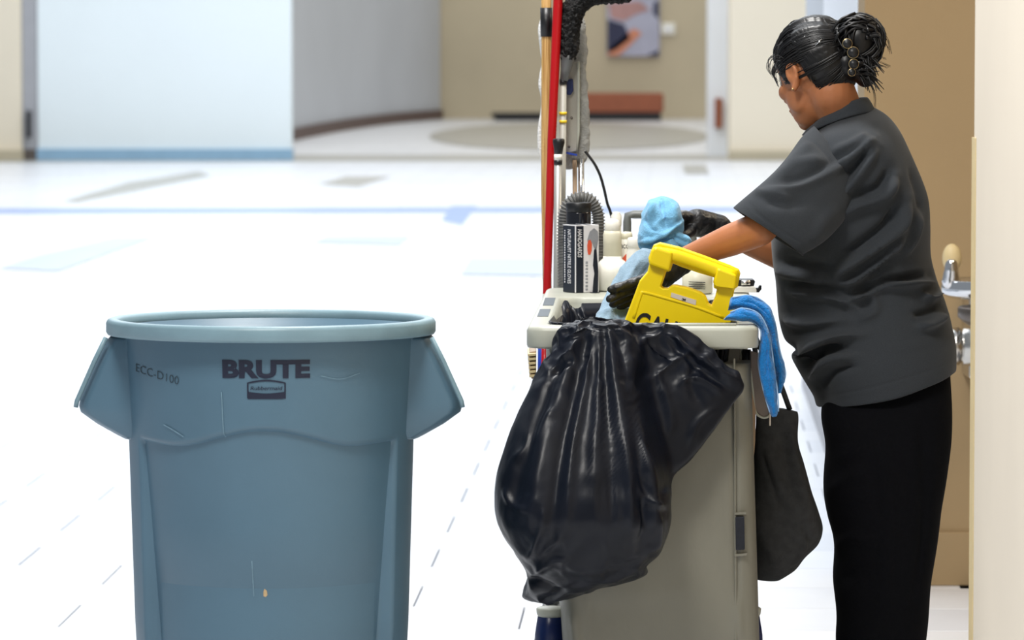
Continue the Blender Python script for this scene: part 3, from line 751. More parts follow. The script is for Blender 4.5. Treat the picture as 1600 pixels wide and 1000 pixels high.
# head frame: looks left, a little away from us, and down
ha, hp = math.radians(50), math.radians(16)
HF = Vector((-math.cos(ha) * math.cos(hp), math.sin(ha) * math.cos(hp), -math.sin(hp)))
HL = Vector((-math.sin(ha), -math.cos(ha), 0))
HU = HL.cross(HF) * -1
if HU.z < 0: HU = -HU
HC = W(1276, 107, 9.68)
def H(f, l, u): return HC + HF * f + HL * l + HU * u
def ell(f, l, u, a, b, c): return ('e', H(f, l, u), HF * a, HL * b, HU * c)
sh_l, el_l, wr_l = W(1284, 256, 9.59), W(1186, 358, 9.46), W(1068, 404, 9.52)
sh_r, el_r, wr_r = W(1290, 250, 9.88), W(1222, 398, 9.90), W(1118, 356, 9.86)
neck0, neck1 = H(-0.03, 0, -0.06), W(1325, 205, 9.70)
hip, chest = W(1385, 600, 9.7), W(1335, 330, 9.7)
parts = [ell(0, 0, 0.012, 0.092, 0.074, 0.092), ell(0.03, 0, -0.045, 0.058, 0.058, 0.072), ell(0.042, 0, -0.082, 0.040, 0.042, 0.040),
         ell(0.062, 0, -0.104, 0.018, 0.020, 0.018), ell(0.070, 0, 0.03, 0.022, 0.05, 0.04),
         ell(0.088, 0, -0.030, 0.012, 0.012, 0.026), ell(0.100, 0, -0.042, 0.013, 0.015, 0.011),
         ell(0.086, 0, -0.071, 0.009, 0.022, 0.006), ell(0.083, 0, -0.081, 0.009, 0.019, 0.006),
         ell(0.060, 0.034, -0.035, 0.026, 0.024, 0.022), ell(0.060, -0.034, -0.035, 0.026, 0.024, 0.022),
         ell(0.03, 0.045, -0.055, 0.03, 0.016, 0.035), ell(0.03, -0.045, -0.055, 0.03, 0.016, 0.035),
         ('c', [(neck0, 0.052), ((neck0 + neck1) / 2, 0.050), (neck1, 0.062)]),
         ('c', [(neck1, 0.06), (chest, 0.10), (W(1370, 470, 9.7), 0.10), (hip, 0.10)]),
         ('c', [(neck1 - Vector((0,0,0.03)), 0.04), (sh_l, 0.036), (el_l, 0.037), ((el_l * 0.62 + wr_l * 0.38), 0.0345), (wr_l, 0.0235), (W(1046, 424, 9.51), 0.022)]),
         ('c', [(neck1 - Vector((0,0,0.03)), 0.04), (sh_r, 0.036), (el_r, 0.036), ((el_r * 0.6 + wr_r * 0.4), 0.032), (wr_r, 0.023), (W(1098, 350, 9.85), 0.022)]),
         ('c', [(hip, 0.09), (W(1400, 640, 9.62), 0.08), (W(1395, 830, 9.62), 0.05), (Vector((X(1372, 9.62), 9.62, 0.09)), 0.035), (Vector((X(1330, 9.62), 9.62, 0.035)), 0.028)]),
         ('c', [(hip, 0.09), (W(1375, 640, 9.80), 0.08), (W(1370, 830, 9.80), 0.05), (Vector((X(1352, 9.80), 9.80, 0.09)), 0.035), (Vector((X(1310, 9.80), 9.80, 0.035)), 0.028)])]
for s_ in (1, -1):                                       # ears: shell, rim and lobe
    e0 = lambda f, u, l=0.0765: H(f, s_ * l, u)
    parts.append(('e', e0(-0.004, -0.020, 0.075), HF * 0.015 , HL * 0.0075, HU * 0.028))
    rim = [(0.008, -0.022), (0.012, -0.008), (0.009, 0.004), (-0.002, 0.009), (-0.013, 0.004), (-0.017, -0.010), (-0.014, -0.026), (-0.008, -0.040), (-0.002, -0.048), (0.005, -0.046)]
    parts.append(('c', [(e0(f - 0.002, u, 0.081), 0.005) for f, u in rim]))
body = blob('body', parts, M['skin'], person, 0.0038, 5, 0.5)
for s_ in (1, -1):
    lathe('eye', [(0.0, 0), (0.007, 0.002), (0.0105, 0.008), (0.007, 0.014), (0.0, 0.016)], H(0.067, s_ * 0.030, -0.012), M['white_eye'], person, 14, axis=HF)
    lathe('iris', [(0.0, 0), (0.0055, 0.0005), (0.0, 0.002)], H(0.0825, s_ * 0.030, -0.012), M['hair'], person, 12, axis=HF)
    tube('eyebrow', [H(0.088, s_ * 0.012, 0.012), H(0.088, s_ * 0.03, 0.018), H(0.074, s_ * 0.048, 0.012)], 0.0018, M['hair'], person, 8)
er = H(-0.006, 0.0865, -0.047)
lathe('earring', [(0.0, 0), (0.0022, 0.001), (0.0022, 0.003), (0.0, 0.004)], er, M['gold'], person, 12, axis=HL)

# hair: cap swept back to the bun
BUN = W(1342, 64, 9.63)
NA, NB = 160, 44
V = []
def cap_low(ph):                                         # lower edge (elevation in degrees) round the head
    d = abs(math.degrees(ph))
    return float(np.interp(d, [0, 35, 58, 72, 82, 90, 100, 106, 112, 120, 130, 142, 160, 180], [34, 26, 6, -24, -20, 4, 2, -6, -20, -38, -50, -57, -61, -62])) + 5 * noise.noise((math.cos(ph) * 7, math.sin(ph) * 7, 0.4))
axisB = (BUN - HC).normalized(); sB = axisB.orthogonal().normalized(); tB = axisB.cross(sB)
for i in range(NB):
    for j in range(NA):
        ph = 2 * math.pi * j / NA - math.pi
        t = i / (NB - 1); lo = math.radians(cap_low(ph))
        elv = math.pi / 2 - (math.pi / 2 - lo) * t
        k = 1.085 - 0.075 * max(0, (t - 0.86) / 0.14) ** 1.6
        d = HF * (math.cos(elv) * math.cos(ph) * 0.0935) + HL * (math.cos(elv) * math.sin(ph) * 0.0765) + HU * (math.sin(elv) * 0.094)
        nd = d.normalized()
        q = nd - axisB * nd.dot(axisB)
        psi = math.atan2(q.dot(tB), q.dot(sB))
        am = min(1, q.length * 1.4)
        rid = noise.noise((math.cos(psi) * 9, math.sin(psi) * 9, 1.3)) * 0.0045 + noise.noise((math.cos(psi) * 30, math.sin(psi) * 30, 4.1 + nd.dot(axisB))) * 0.0028
        V.append(HC + HU * 0.012 + d * k + nd * (rid * am * (1 - 0.6 * t ** 6)))
solid(mesh('hair', V, ringfaces(NB, NA, False), M['hair'], person), 0.006, -1)
hair = [o for o in person.children if o.name.startswith('hair')][0]
def strand(pts, r0, r1, nm='hair_strand', res=12):
    return tube(nm, pts, [r0 + (r1 - r0) * i / (len(pts) - 1) for i in range(len(pts))], M['hair'], hair, 6, res=res)
def joined_tubes(nm, specs, m, parent, n=6, res=14):
    """many thin strands in one mesh"""
    V, Fc = [], []
    for pts, r0, r1 in specs:
        T = crom([tuple(p) for p in pts], res); T = [Vector(t) for t in T]
        b0 = len(V); up = None
        for i, p in enumerate(T):
            d = (T[min(i + 1, res - 1)] - T[max(i - 1, 0)]).normalized()
            if up is None: up = d.orthogonal().normalized()
            up = (up - d * up.dot(d)).normalized(); s = d.cross(up); r = r0 + (r1 - r0) * i / (res - 1)
            for j in range(n):
                a = 2 * math.pi * j / n; V.append(p + (up * math.cos(a) + s * math.sin(a)) * r)
        Fc += [tuple(x + b0 for x in f) for f in ringfaces(res, n)]
    return mesh(nm, V, Fc, m, parent)
# sleek strands over the cap
specs = []
for i in range(260):
    ph = random.uniform(-math.pi, math.pi); lo = math.radians(cap_low(ph)) + 0.06
    if 76 < abs(math.degrees(ph)) < 110: lo += 0.30
    P = []
    d0 = HF * (math.cos(lo) * math.cos(ph) * 0.0935) + HL * (math.cos(lo) * math.sin(ph) * 0.0765) + HU * (math.sin(lo) * 0.094)
    e0 = (BUN - HC - HU * 0.012) * 0.86
    for t in np.linspace(0, 1, 6):
        q = d0.lerp(e0, t)
        loc = Vector((q.dot(HF) / 0.0935, q.dot(HL) / 0.0765, q.dot(HU) / 0.094))
        if loc.length > 1e-4: q = q / loc.length
        P.append(HC + HU * 0.012 + q * (1.075 + 0.03 * math.sin(math.pi * t) + random.uniform(0, .012)))
    specs.append((P, 0.0014, 0.0012))
o = joined_tubes('hair_strands', specs, M['hair'], hair); o['kind'] = 'stuff'
# bun: coiled locks round a core
blob('bun', [('e', BUN, Vector((0.046, 0, 0)), Vector((0, 0.048, 0)), Vector((0, 0, 0.056))), ('e', W(1322, 100, 9.63), Vector((0.034, 0, 0)), Vector((0, 0.042, 0)), Vector((0, 0, 0.040))), ('e', W(1352, 118, 9.62), Vector((0.024, 0, 0)), Vector((0, 0.03, 0)), Vector((0, 0, 0.026)))], M['hair'], hair, 0.005, 3)
specs = []
for i in range(90):
    ax = Vector((random.uniform(-.5, .5), random.uniform(-1, -.4), random.uniform(-.6, .6))).normalized()
    s = ax.orthogonal().normalized(); t_ = ax.cross(s); R = random.uniform(0.036, 0.058); a0 = random.uniform(0, 6.28)
    c = BUN + Vector((random.uniform(-.006, .006), random.uniform(-.015, .015), random.uniform(-.006, .006))) + ax * random.uniform(-0.012, 0.022)
    specs.append(([c + (s * math.cos(a0 + q) + t_ * math.sin(a0 + q)) * R for q in np.linspace(0, 3.6, 7)], 0.0036, 0.0012))
for i in range(60):                                      # loose ends below and behind the clip
    a = W(1335 + random.uniform(-10, 12), 95 + random.uniform(-14, 22), 9.59 + random.uniform(-.02, .03))
    e = W(1374 + random.uniform(-22, 8), 122 + random.uniform(-24, 24), 9.59 + random.uniform(-.03, .03))
    m_ = (a + e) / 2 + Vector((random.uniform(-.004, .008), 0, random.uniform(0, .014)))
    specs.append(([a, m_, e], 0.0042, 0.0007))
for i in range(26):
    a = W(1355 + random.uniform(-10, 6), 48 + random.uniform(-14, 14), 9.6 + random.uniform(-.02, .02))
    e = W(1378 + random.uniform(-10, 4), 70 + random.uniform(-14, 10), 9.6 + random.uniform(-.03, .02))
    specs.append(([a, a.lerp(e, .5) + Vector((0.006, 0, 0.006)), e], 0.005, 0.0008))
o = joined_tubes('bun_locks', specs, M['hair'], hair); o['kind'] = 'stuff'
specs = []
for pts in ([(1365, 45), (1385, 60), (1392, 84)], [(1362, 50), (1380, 62), (1390, 80)], [(1352, 90), (1372, 96), (1390, 104)], [(1350, 92), (1370, 100), (1387, 105)], [(1360, 72), (1370, 84), (1384, 92)], [(1358, 130), (1366, 145), (1367, 168)],
            [(1220, 90), (1205, 88), (1199, 104), (1208, 122)], [(1222, 92), (1208, 92), (1203, 108), (1212, 124)], [(1224, 94), (1212, 96), (1206, 112), (1215, 128)], [(1226, 92), (1214, 86), (1202, 94), (1203, 112)], [(1228, 98), (1216, 102), (1211, 116), (1217, 130)], [(1230, 100), (1222, 108), (1219, 122), (1222, 134)], [(1222, 64), (1214, 74), (1212, 88)], [(1218, 72), (1213, 82), (1214, 96)]):
    for k in range(4):
        specs.append(([W(x + random.uniform(-2, 2), y + random.uniform(-2, 2), 9.64 + random.uniform(-.015, .015)) for x, y in pts], 0.0006, 0.0003))
for k in range(14):                                      # fringe and sideburn wisps
    a = H(0.075 - 0.0015 * k, 0.046 + 0.0009 * k, 0.035 - 0.001 * k)
    specs.append(([a, a + HF * 0.012 + HU * -0.018 + HL * .004, a + HF * 0.006 + HU * -(0.030 + random.uniform(0, .02)) + HL * .004], 0.0007, 0.0003))
for k in range(46):                                      # soft edge at the nape
    ph = math.radians(random.uniform(104, 165)); lo = math.radians(cap_low(ph)) + 0.1
    q = lambda e_, f_=1.05: HC + HU * 0.012 + (HF * (math.cos(e_) * math.cos(ph) * 0.0935) + HL * (math.cos(e_) * math.sin(ph) * 0.0765) + HU * (math.sin(e_) * 0.094)) * f_
    specs.append(([q(lo + 0.12, 1.07), q(lo, 1.06) , q(lo - random.uniform(0.1, 0.3), 1.02) - HF * 0.006], 0.0016, 0.0004))
o = joined_tubes('flyaway_hair', specs, M['hair'], hair, 5); o['kind'] = 'stuff'
clip = thing('hair_clip', W(1330, 90, 9.565), 'x', 'x'); clip.parent = person
clip.location = clip.location - person.location
for k in ('label', 'category'): del clip[k]
for x, y, r in ((1324, 68, 7.2), (1333, 82, 8.6), (1334, 100, 7.4), (1331, 113, 5.6)):
    c = W(x, y, 9.568); R = r * 9.57 / F; V = []
    for i in range(28):
        a = 2 * math.pi * i / 28
        for k in range(6):
            b = 2 * math.pi * k / 6; rr = R + 0.0011 * math.cos(b)
            V.append((c.x + rr * math.cos(a), c.y + 0.0011 * math.sin(b), c.z + rr * math.sin(a)))
    Fc = [(i * 6 + k, i * 6 + (k + 1) % 6, ((i + 1) % 28) * 6 + (k + 1) % 6, ((i + 1) % 28) * 6 + k) for i in range(28) for k in range(6)]
    mesh('clip_ring', V, Fc, M['gold'], clip)
    lathe('clip_disc', [(0.0, -0.001), (R, -0.001), (R, 0.002), (0.0, 0.003)], c, M['black_plastic'], clip, 24, axis=(0, -1, 0))
tube('hair_pin', [W(1274, 71, 9.595), W(1284, 61, 9.595)], 0.0014, M['chrome'], hair, 8)

# shirt
shirt = loft('shirt', [(1298, 182, 1354, 164, 9.69, 0.04), (1280, 192, 1366, 170, 9.69, 0.072), (1262, 206, 1388, 186, 9.69, 0.130), (1250, 222, 1410, 214, 9.69, 0.17), (1232, 262, 1432, 258, 9.69, 0.185), (1216, 310, 1446, 305, 9.69, 0.185), (1206, 360, 1449, 352, 9.69, 0.18), (1206, 405, 1451, 398, 9.69, 0.172), (1211, 440, 1463, 434, 9.69, 0.17), (1215, 480, 1477, 466, 9.69, 0.172), (1219, 508, 1484, 493, 9.69, 0.176), (1227, 532, 1487, 513, 9.69, 0.179), (1243, 547, 1489, 524, 9.69, 0.181), (1238, 558, 1490, 532, 9.69, 0.182), (1248, 577, 1491, 545, 9.69, 0.184), (1262, 599, 1491, 558, 9.69, 0.184), (1273, 618, 1491, 568, 9.69, 0.184), (1277, 633, 1490, 577, 9.69, 0.183), (1284, 628, 1484, 574, 9.69, 0.175)], M['shirt'], person, k=150, n=160, p=0.9)
co, no = getv(shirt); px, py = proj(co[:, 0], co[:, 1], co[:, 2])      # hem dips in the middle
tt = np.clip((px - 1277) / 213, 0, 1); wgt = sstep(560, 630, py + 57 * tt)
co[:, 2] -= wgt * 0.008 * np.sin(np.pi * tt)
setv(shirt, co)
FL = [([(1370, 213), (1338, 242), (1305, 264)], 7, 0.010), ([(1360, 208), (1332, 226), (1300, 240)], 8, 0.006), ([(1372, 226), (1350, 261), (1325, 295), (1300, 322)], 9, 0.010), ([(1358, 232), (1335, 262), (1310, 288)], 7, -0.009),
      ([(1400, 273), (1381, 304), (1337, 322), (1308, 342)], 10, 0.011), ([(1392, 262), (1370, 295), (1330, 308)], 8, -0.009), ([(1418, 308), (1403, 351), (1366, 384), (1319, 420), (1298, 436)], 10, 0.014), ([(1400, 320), (1385, 352), (1345, 384), (1310, 405)], 9, -0.011),
      ([(1412, 362), (1392, 395), (1359, 424), (1330, 442), (1303, 444)], 8, 0.014), ([(1404, 385), (1378, 415), (1350, 440)], 6, -0.010), ([(1455, 428), (1420, 434), (1385, 440), (1355, 452), (1330, 450)], 6, -0.013), ([(1470, 440), (1420, 444), (1378, 447), (1345, 464), (1318, 468)], 7, 0.012),
      ([(1476, 456), (1455, 467), (1440, 458)], 6, 0.009), ([(1478, 490), (1455, 506), (1432, 512)], 7, 0.010), ([(1478, 474), (1450, 488), (1425, 492)], 6, -0.007), ([(1225, 452), (1262, 460), (1300, 466), (1345, 484)], 7, 0.009), ([(1230, 442), (1270, 446), (1320, 456)], 7, -0.008),
      ([(1238, 555), (1262, 541), (1305, 526), (1352, 522)], 8, 0.011), ([(1248, 572), (1280, 550), (1320, 542)], 7, -0.009), ([(1262, 596), (1292, 565), (1335, 555)], 8, 0.009), ([(1278, 606), (1305, 580), (1340, 572)], 7, -0.006), ([(1220, 500), (1260, 505), (1320, 500)], 9, 0.007), ([(1362, 452), (1366, 485), (1340, 500)], 9, 0.006), ([(1436, 330), (1428, 370), (1410, 400)], 7, 0.006), ([(1210, 420), (1250, 432), (1290, 440)], 8, 0.008), ([(1222, 404), (1260, 412), (1300, 418)], 8, -0.008), ([(1425, 260), (1435, 300), (1438, 340)], 7, -0.004)]
folds(shirt, [(p_, w_ * 0.8, a_ * 2.4) for p_, w_, a_ in FL])
crumple(shirt, 0.010, 8, 2.0, (1, 1, 0.8))
hemg = [(1277 + 213 * t, 622 - 56 * t + 6 * math.sin(math.pi * t)) for t in np.linspace(0, 1, 12)]
folds(shirt, [(hemg, 1.6, -0.0016)])
sleeve = loft('sleeve', [(1272, 198, 1352, 290, 9.60, 0.07), (1252, 218, 1335, 322, 9.56, 0.085), (1228, 248, 1315, 350, 9.52, 0.085), (1200, 278, 1292, 374, 9.48, 0.078), (1176, 300, 1272, 389, 9.455, 0.07), (1150, 322, 1257, 398, 9.445, 0.062), (1148, 325, 1255, 400, 9.445, 0.058), (1154, 324, 1250, 394, 9.446, 0.050), (1190, 312, 1270, 372, 9.47, 0.045)], M['shirt'], person, k=90, n=110, p=0.95)
folds(sleeve, [([(1330, 248), (1300, 268), (1256, 290), (1219, 297), (1184, 297)], 7, 0.012), ([(1300, 258), (1256, 276), (1215, 286)], 6, -0.009), ([(1290, 250), (1247, 256), (1203, 283)], 7, 0.009), ([(1246, 311), (1205, 305), (1178, 300)], 5, 0.008), ([(1265, 312), (1225, 318), (1190, 312)], 8, -0.006), ([(1268, 224), (1250, 240), (1225, 262)], 7, 0.006), ([(1310, 320), (1285, 350), (1270, 380)], 9, 0.006)])
crumple(sleeve, 0.006, 9, 5.0)
folds(sleeve, [([(1163, 311), (1185, 334), (1215, 357), (1262, 386)], 1.6, -0.0018)])
sl2 = loft('sleeve', [(1262, 240, 1350, 300, 9.86, 0.06), (1225, 300, 1310, 360, 9.89, 0.062), (1205, 350, 1262, 398, 9.90, 0.058), (1210, 352, 1258, 392, 9.90, 0.05)], M['shirt'], person, k=20, n=40)
armhole = [(1252, 214), (1270, 221), (1286, 236), (1298, 252), (1306, 272)]
folds(shirt, [(armhole, 1.8, -0.003)]); folds(sleeve, [(armhole, 1.8, -0.003)])
soften(shirt, 1); soften(sleeve, 1)
# collar
V = []
R = crom([(1254, 212, 1366, 176, 9.68, 0.078), (1262, 203, 1363, 166, 9.68, 0.074), (1272, 193, 1357, 156, 9.68, 0.066), (1276, 190, 1354, 153, 9.68, 0.063)], 10)
for ax, ay, bx, by, Y, hd_ in R:
    A, B = W(ax, ay, Y), W(bx, by, Y); c = (A + B) / 2; e = (B - A) / 2
    for j in range(64):
        a = 2 * math.pi * j / 64
        V.append(c + e * math.cos(a) + Vector((0, -hd_ * math.sin(a), 0)) + Vector((0, 0, 0.012 * math.sin(a) ** 2)))
solid(mesh('collar', V, ringfaces(10, 64, False), M['shirt'], person), 0.004, 0)
folds(person.children[-1] if False else [o for o in person.children if o.name.startswith('collar')][0], [([(1290, 200), (1312, 182), (1345, 166)], 1.5, -0.003)])
# trousers: seat and two wide legs
def fy(y): return y
tr = [(1284, 600, 1486, 560, 9.69, 0.165), (1279, 640, 1488, 610, 9.69, 0.17), (1284, 690, 1486, 670, 9.69, 0.17)]
leg_n = [(1300, 540, 1478, 520, 9.68, 0.09), (1290, 600, 1484, 566, 9.65, 0.10), (1282, 650, 1488, 625, 9.63, 0.115), (1288, 700, 1485, 690, 9.61, 0.115), (1286, 760, 1479, 760, 9.60, 0.11), (1291, 805, 1472, 805, 9.60, 0.105), (1301, 850, 1465, 850, 9.60, 0.10), (1303, 905, 1457, 905, 9.60, 0.095), (1309, 960, 1451, 960, 9.60, 0.09), (1306, 1010, 1446, 1010, 9.60, 0.085), (1310, 1100, 1436, 1100, 9.60, 0.08), (1312, 1168, 1430, 1168, 9.60, 0.078)]
tn = loft('trousers', leg_n, M['trousers'], person, k=80, n=80, p=0.9)
folds(tn, [([(1300, 720), (1340, 700), (1380, 660)], 9, 0.008), ([(1290, 770), (1330, 745), (1360, 740)], 8, 0.008), ([(1440, 640), (1445, 800), (1425, 960)], 6, -0.008), ([(1380, 680), (1390, 820), (1375, 980)], 10, 0.008), ([(1300, 860), (1330, 840), (1370, 850)], 8, 0.008), ([(1310, 910), (1340, 890), (1370, 900)], 8, -0.006)])
crumple(tn, 0.006, 8, 1.0)
leg_f = [(x0 + 14, y0, x1 - 14, y1, 9.80, hd_) for x0, y0, x1, y1, Y, hd_ in leg_n]
for r_ in range(len(leg_f)):
    x0, y0, x1, y1, Y, hd_ = leg_f[r_]
    if y0 > 700: leg_f[r_] = (x0 + 4, y0, x1 - 4, y1, Y, hd_)
loft('trousers', leg_f, M['trousers'], person, k=50, n=50, p=0.9)
for Y, x in ((9.60, 1372), (9.80, 1362)):
    xx = X(x, Y)
    sh = blob('shoe', [('e', (xx + 0.01, Y, 0.05), Vector((0.06, 0, 0)), Vector((0, 0.042, 0)), Vector((0, 0, 0.05))), ('e', (xx - 0.085, Y, 0.04), Vector((0.075, 0, 0)), Vector((0, 0.045, 0)), Vector((0, 0, 0.036)))], M['shoe'], person, 0.006, 4)
    V_, _ = getv(sh); V_[:, 2] = np.maximum(V_[:, 2], 0.004); setv(sh, V_)

# gloved hands
def hand(name, wrist, palm, fingers, thumb, cuff):
    ps = [('c', [(wrist, 0.029), (palm, 0.031)])]
    for ch in fingers:
        ps.append(('c', [(palm, 0.016), (ch[0], 0.0125)] + [(p, r) for p, r in zip(ch[1:], (0.0108, 0.0098, 0.0088))]))
    ps.append(('c', [(palm, 0.018)] + [(p, r) for p, r in zip(thumb, (0.0135, 0.0115, 0.0098))]))
    ps.append(('c', [(wrist, 0.029), (cuff, 0.031)]))
    g_ = blob(name, ps, M['glove'], person, 0.0028, 4)
    crumple(g_, 0.003, 50, 7.0, (1, 1, 1), True)
    return g_
P3 = lambda *a: W(*a)
hand('glove', W(1060, 410, 9.52), W(1034, 428, 9.50),
     [[P3(1008, 436, 9.455), P3(978, 446, 9.445), P3(964, 450, 9.44), P3(955, 452, 9.44)],
      [P3(1006, 444, 9.475), P3(978, 456, 9.455), P3(962, 463, 9.45), P3(953, 467, 9.445)],
      [P3(1005, 450, 9.50), P3(980, 464, 9.48), P3(966, 471, 9.475), P3(958, 475, 9.47)],
      [P3(1008, 456, 9.525), P3(988, 468, 9.51), P3(976, 475, 9.505), P3(969, 478, 9.50)]],
     [P3(1030, 444, 9.47), P3(1014, 458, 9.455), P3(1002, 466, 9.45)], W(1062, 408, 9.52))
hand('glove', W(1108, 352, 9.855), W(1088, 348, 9.83),
     [[P3(1070, 338, 9.80), P3(1058, 340, 9.77), P3(1050, 350, 9.75), P3(1048, 358, 9.745)],
      [P3(1069, 346, 9.815), P3(1056, 350, 9.785), P3(1050, 358, 9.765), P3(1050, 366, 9.76)],
      [P3(1070, 354, 9.83), P3(1058, 360, 9.80), P3(1052, 368, 9.78), P3(1053, 375, 9.775)],
      [P3(1073, 362, 9.845), P3(1064, 368, 9.82), P3(1059, 375, 9.80), P3(1060, 381, 9.80)]],
     [P3(1078, 362, 9.80), P3(1066, 370, 9.77), P3(1058, 376, 9.755)], W(1122, 357, 9.86))

# ------------------------------------------------------------------ yellow caution sign standing in the bin
M['yellow'] = mat('yellow', rgb(255, 222, 0), 0.38, var=0.03, vscale=10, bump=0.02, bscale=200)
M['black_ink'] = mat('black_ink', rgb(16, 16, 16), 0.6, var=0.1)
M['label_white'] = mat('label_white', rgb(226, 214, 200), 0.6, var=0.03)
sg = thing('caution_sign', (X(1050, 9.4), 9.4, W(0, 600, 9.4).z), 'folded yellow plastic caution floor sign tilted in the cart bin', 'floor sign')
outl = [(1018, 391), (1022, 383), (1030, 380), (1060, 387), (1100, 401), (1140, 416), (1153, 422), (1155, 428), (1151, 449), (1146, 453), (1143, 466), (1147, 482), (1143, 500), (1132, 560), (1118, 618), (950, 575), (977, 500), (1000, 439), (1012, 425), (1016, 409), (1013, 405)]
holep = [(1050, 411), (1064, 417), (1090, 426), (1117, 434), (1115, 450), (1121, 452), (1118, 464), (1112, 478), (1106, 475), (1101, 463), (1094, 457), (1075, 450), (1056, 446), (1050, 446), (1044, 451), (1037, 451), (1032, 448), (1036, 436), (1040, 424), (1046, 425)]
prism('front_panel', outl, 9.35, 9.375, M['yellow'], sg, [holep], 0.004)
prism('rear_panel', [(x + 2, y - 1) for x, y in outl], 9.385, 9.41, M['yellow'], sg, [[(x + 2, y - 1) for x, y in holep]], 0.004)
hv = loft('carry_handle', [(1028, 383, 1022, 404, 9.37, 0.032), (1060, 389, 1053, 411, 9.37, 0.032), (1100, 403, 1093, 424, 9.37, 0.032), (1153, 422, 1146, 446, 9.37, 0.032)], M['yellow'], sg, k=16, n=28, p=0.7)
for a in ([(1018, 392), (1023, 385), (1052, 394), (1046, 425), (1040, 423), (1014, 414), (1014, 406)], [(1121, 418), (1152, 430), (1149, 452), (1115, 447), (1115, 440)]):
    prism('hinge_collar', a, 9.332, 9.36, M['yellow'], sg, None, 0.006)
rib = [(990, 497), (1001, 462), (1006, 457), (1040, 466), (1088, 480), (1130, 496)]
tube('raised_rib', [W(x, y, 9.351) for x, y in rib], 0.0035, M['yellow'], sg, 10, res=24)
prism('sticker', [(1049, 457), (1088, 469), (1087, 477), (1048, 464)], 9.3485, 9.351, M['label_white'], sg)
tilt = math.radians(15)
xd = Vector((math.cos(tilt), 0, -math.sin(tilt))); yd = Vector((math.sin(tilt), 0, math.cos(tilt)))
text_plane('sticker_lettering', 'IM', W(1065, 469.5, 9.348), xd, yd, 0.006, M['black_ink'], sg, 0.01)
text_plane('lettering', 'CAUTION', W(989, 519, 9.3485), xd, yd, 0.046, M['black_ink'], sg, 0.02, width=0.19)

# ------------------------------------------------------------------ cloths and towels
M['cloth_light'] = mat('cloth_light', rgb(122, 182, 220), 0.9, var=0.07, vscale=120, bump=0.3, bscale=350, sheen=0.3, spec=0.1)
M['cloth_grey'] = mat('cloth_grey', rgb(140, 166, 186), 0.9, var=0.08, vscale=100, bump=0.3, bscale=350, sheen=0.3, spec=0.1)
M['towel'] = mat('towel', rgb(30, 122, 196), 0.95, var=0.12, vscale=140, bump=0.6, bscale=300, sheen=0.3, spec=0.05)
M['towel_edge'] = mat('towel_edge', rgb(150, 186, 222), 0.9, var=0.05, vscale=80)
cl = loft('cleaning_cloth', [(1030, 309, 1040, 309, 9.74, 0.012), (1016, 314, 1056, 315, 9.74, 0.03), (1006, 327, 1064, 328, 9.73, 0.042), (1003, 345, 1068, 345, 9.73, 0.046), (1000, 362, 1066, 360, 9.72, 0.044), (997, 378, 1060, 372, 9.72, 0.036), (1004, 390, 1048, 384, 9.72, 0.028), (1018, 397, 1040, 392, 9.72, 0.012)], M['cloth_light'], None, k=70, n=90, base=tuple(W(1035, 397, 9.72)))
tag(cl, 'light blue microfiber cloth bunched up in the far gloved hand', 'cloth')
folds(cl, [([(1033, 311), (1036, 330), (1041, 348)], 2.2, -0.012), ([(1024, 312), (1018, 335), (1012, 360)], 5, 0.008), ([(1048, 318), (1052, 340), (1046, 356)], 6, 0.008), ([(998, 380), (1025, 372), (1050, 358), (1066, 345)], 3, 0.010), ([(1002, 386), (1028, 379), (1052, 366)], 3, -0.010), ([(1010, 340), (1016, 355), (1030, 365)], 4, -0.006)])
crumple(cl, 0.010, 24, 1.0, (1, 1, 1), True)
lp2 = loft('loose_flap', [(1044, 372, 1056, 356, 9.70, 0.012), (1058, 384, 1066, 364, 9.70, 0.016), (1070, 390, 1076, 369, 9.70, 0.014), (1077, 388, 1081, 376, 9.70, 0.006)], M['cloth_light'], cl, k=24, n=30)
folds(lp2, [([(1050, 368), (1066, 376), (1078, 380)], 3, -0.008)])
lp3 = loft('loose_flap', [(1030, 380, 1052, 372, 9.69, 0.012), (1032, 395, 1062, 388, 9.69, 0.014), (1036, 412, 1060, 410, 9.69, 0.010)], M['cloth_light'], cl, k=20, n=30)
folds(lp3, [([(1040, 380), (1044, 396), (1046, 410)], 3, -0.008)])
cg = loft('cleaning_cloth', [(1004, 388, 1026, 392, 9.63, 0.010), (988, 399, 1026, 408, 9.62, 0.02), (970, 418, 1016, 436, 9.60, 0.022), (954, 446, 1004, 466, 9.57, 0.022), (940, 476, 992, 494, 9.52, 0.022), (929, 500, 984, 516, 9.48, 0.022), (926, 530, 980, 546, 9.46, 0.02), (930, 556, 975, 566, 9.46, 0.012)], M['cloth_grey'], None, k=80, n=90, base=tuple(W(955, 560, 9.46)))
tag(cg, 'grey-blue microfiber cloth hanging into the bin under the near gloved hand', 'cloth')
folds(cg, [([(1005, 398), (985, 430), (965, 470), (948, 505)], 5, 0.007), ([(1018, 410), (1000, 440), (985, 480)], 6, -0.008), ([(975, 470), (990, 478), (985, 500)], 6, 0.008), ([(950, 470), (965, 490), (975, 505)], 5, -0.006), ([(940, 490), (960, 482), (985, 470)], 4, 0.006)])
crumple(cg, 0.005, 26, 4.0, (1, 1, 1), True)
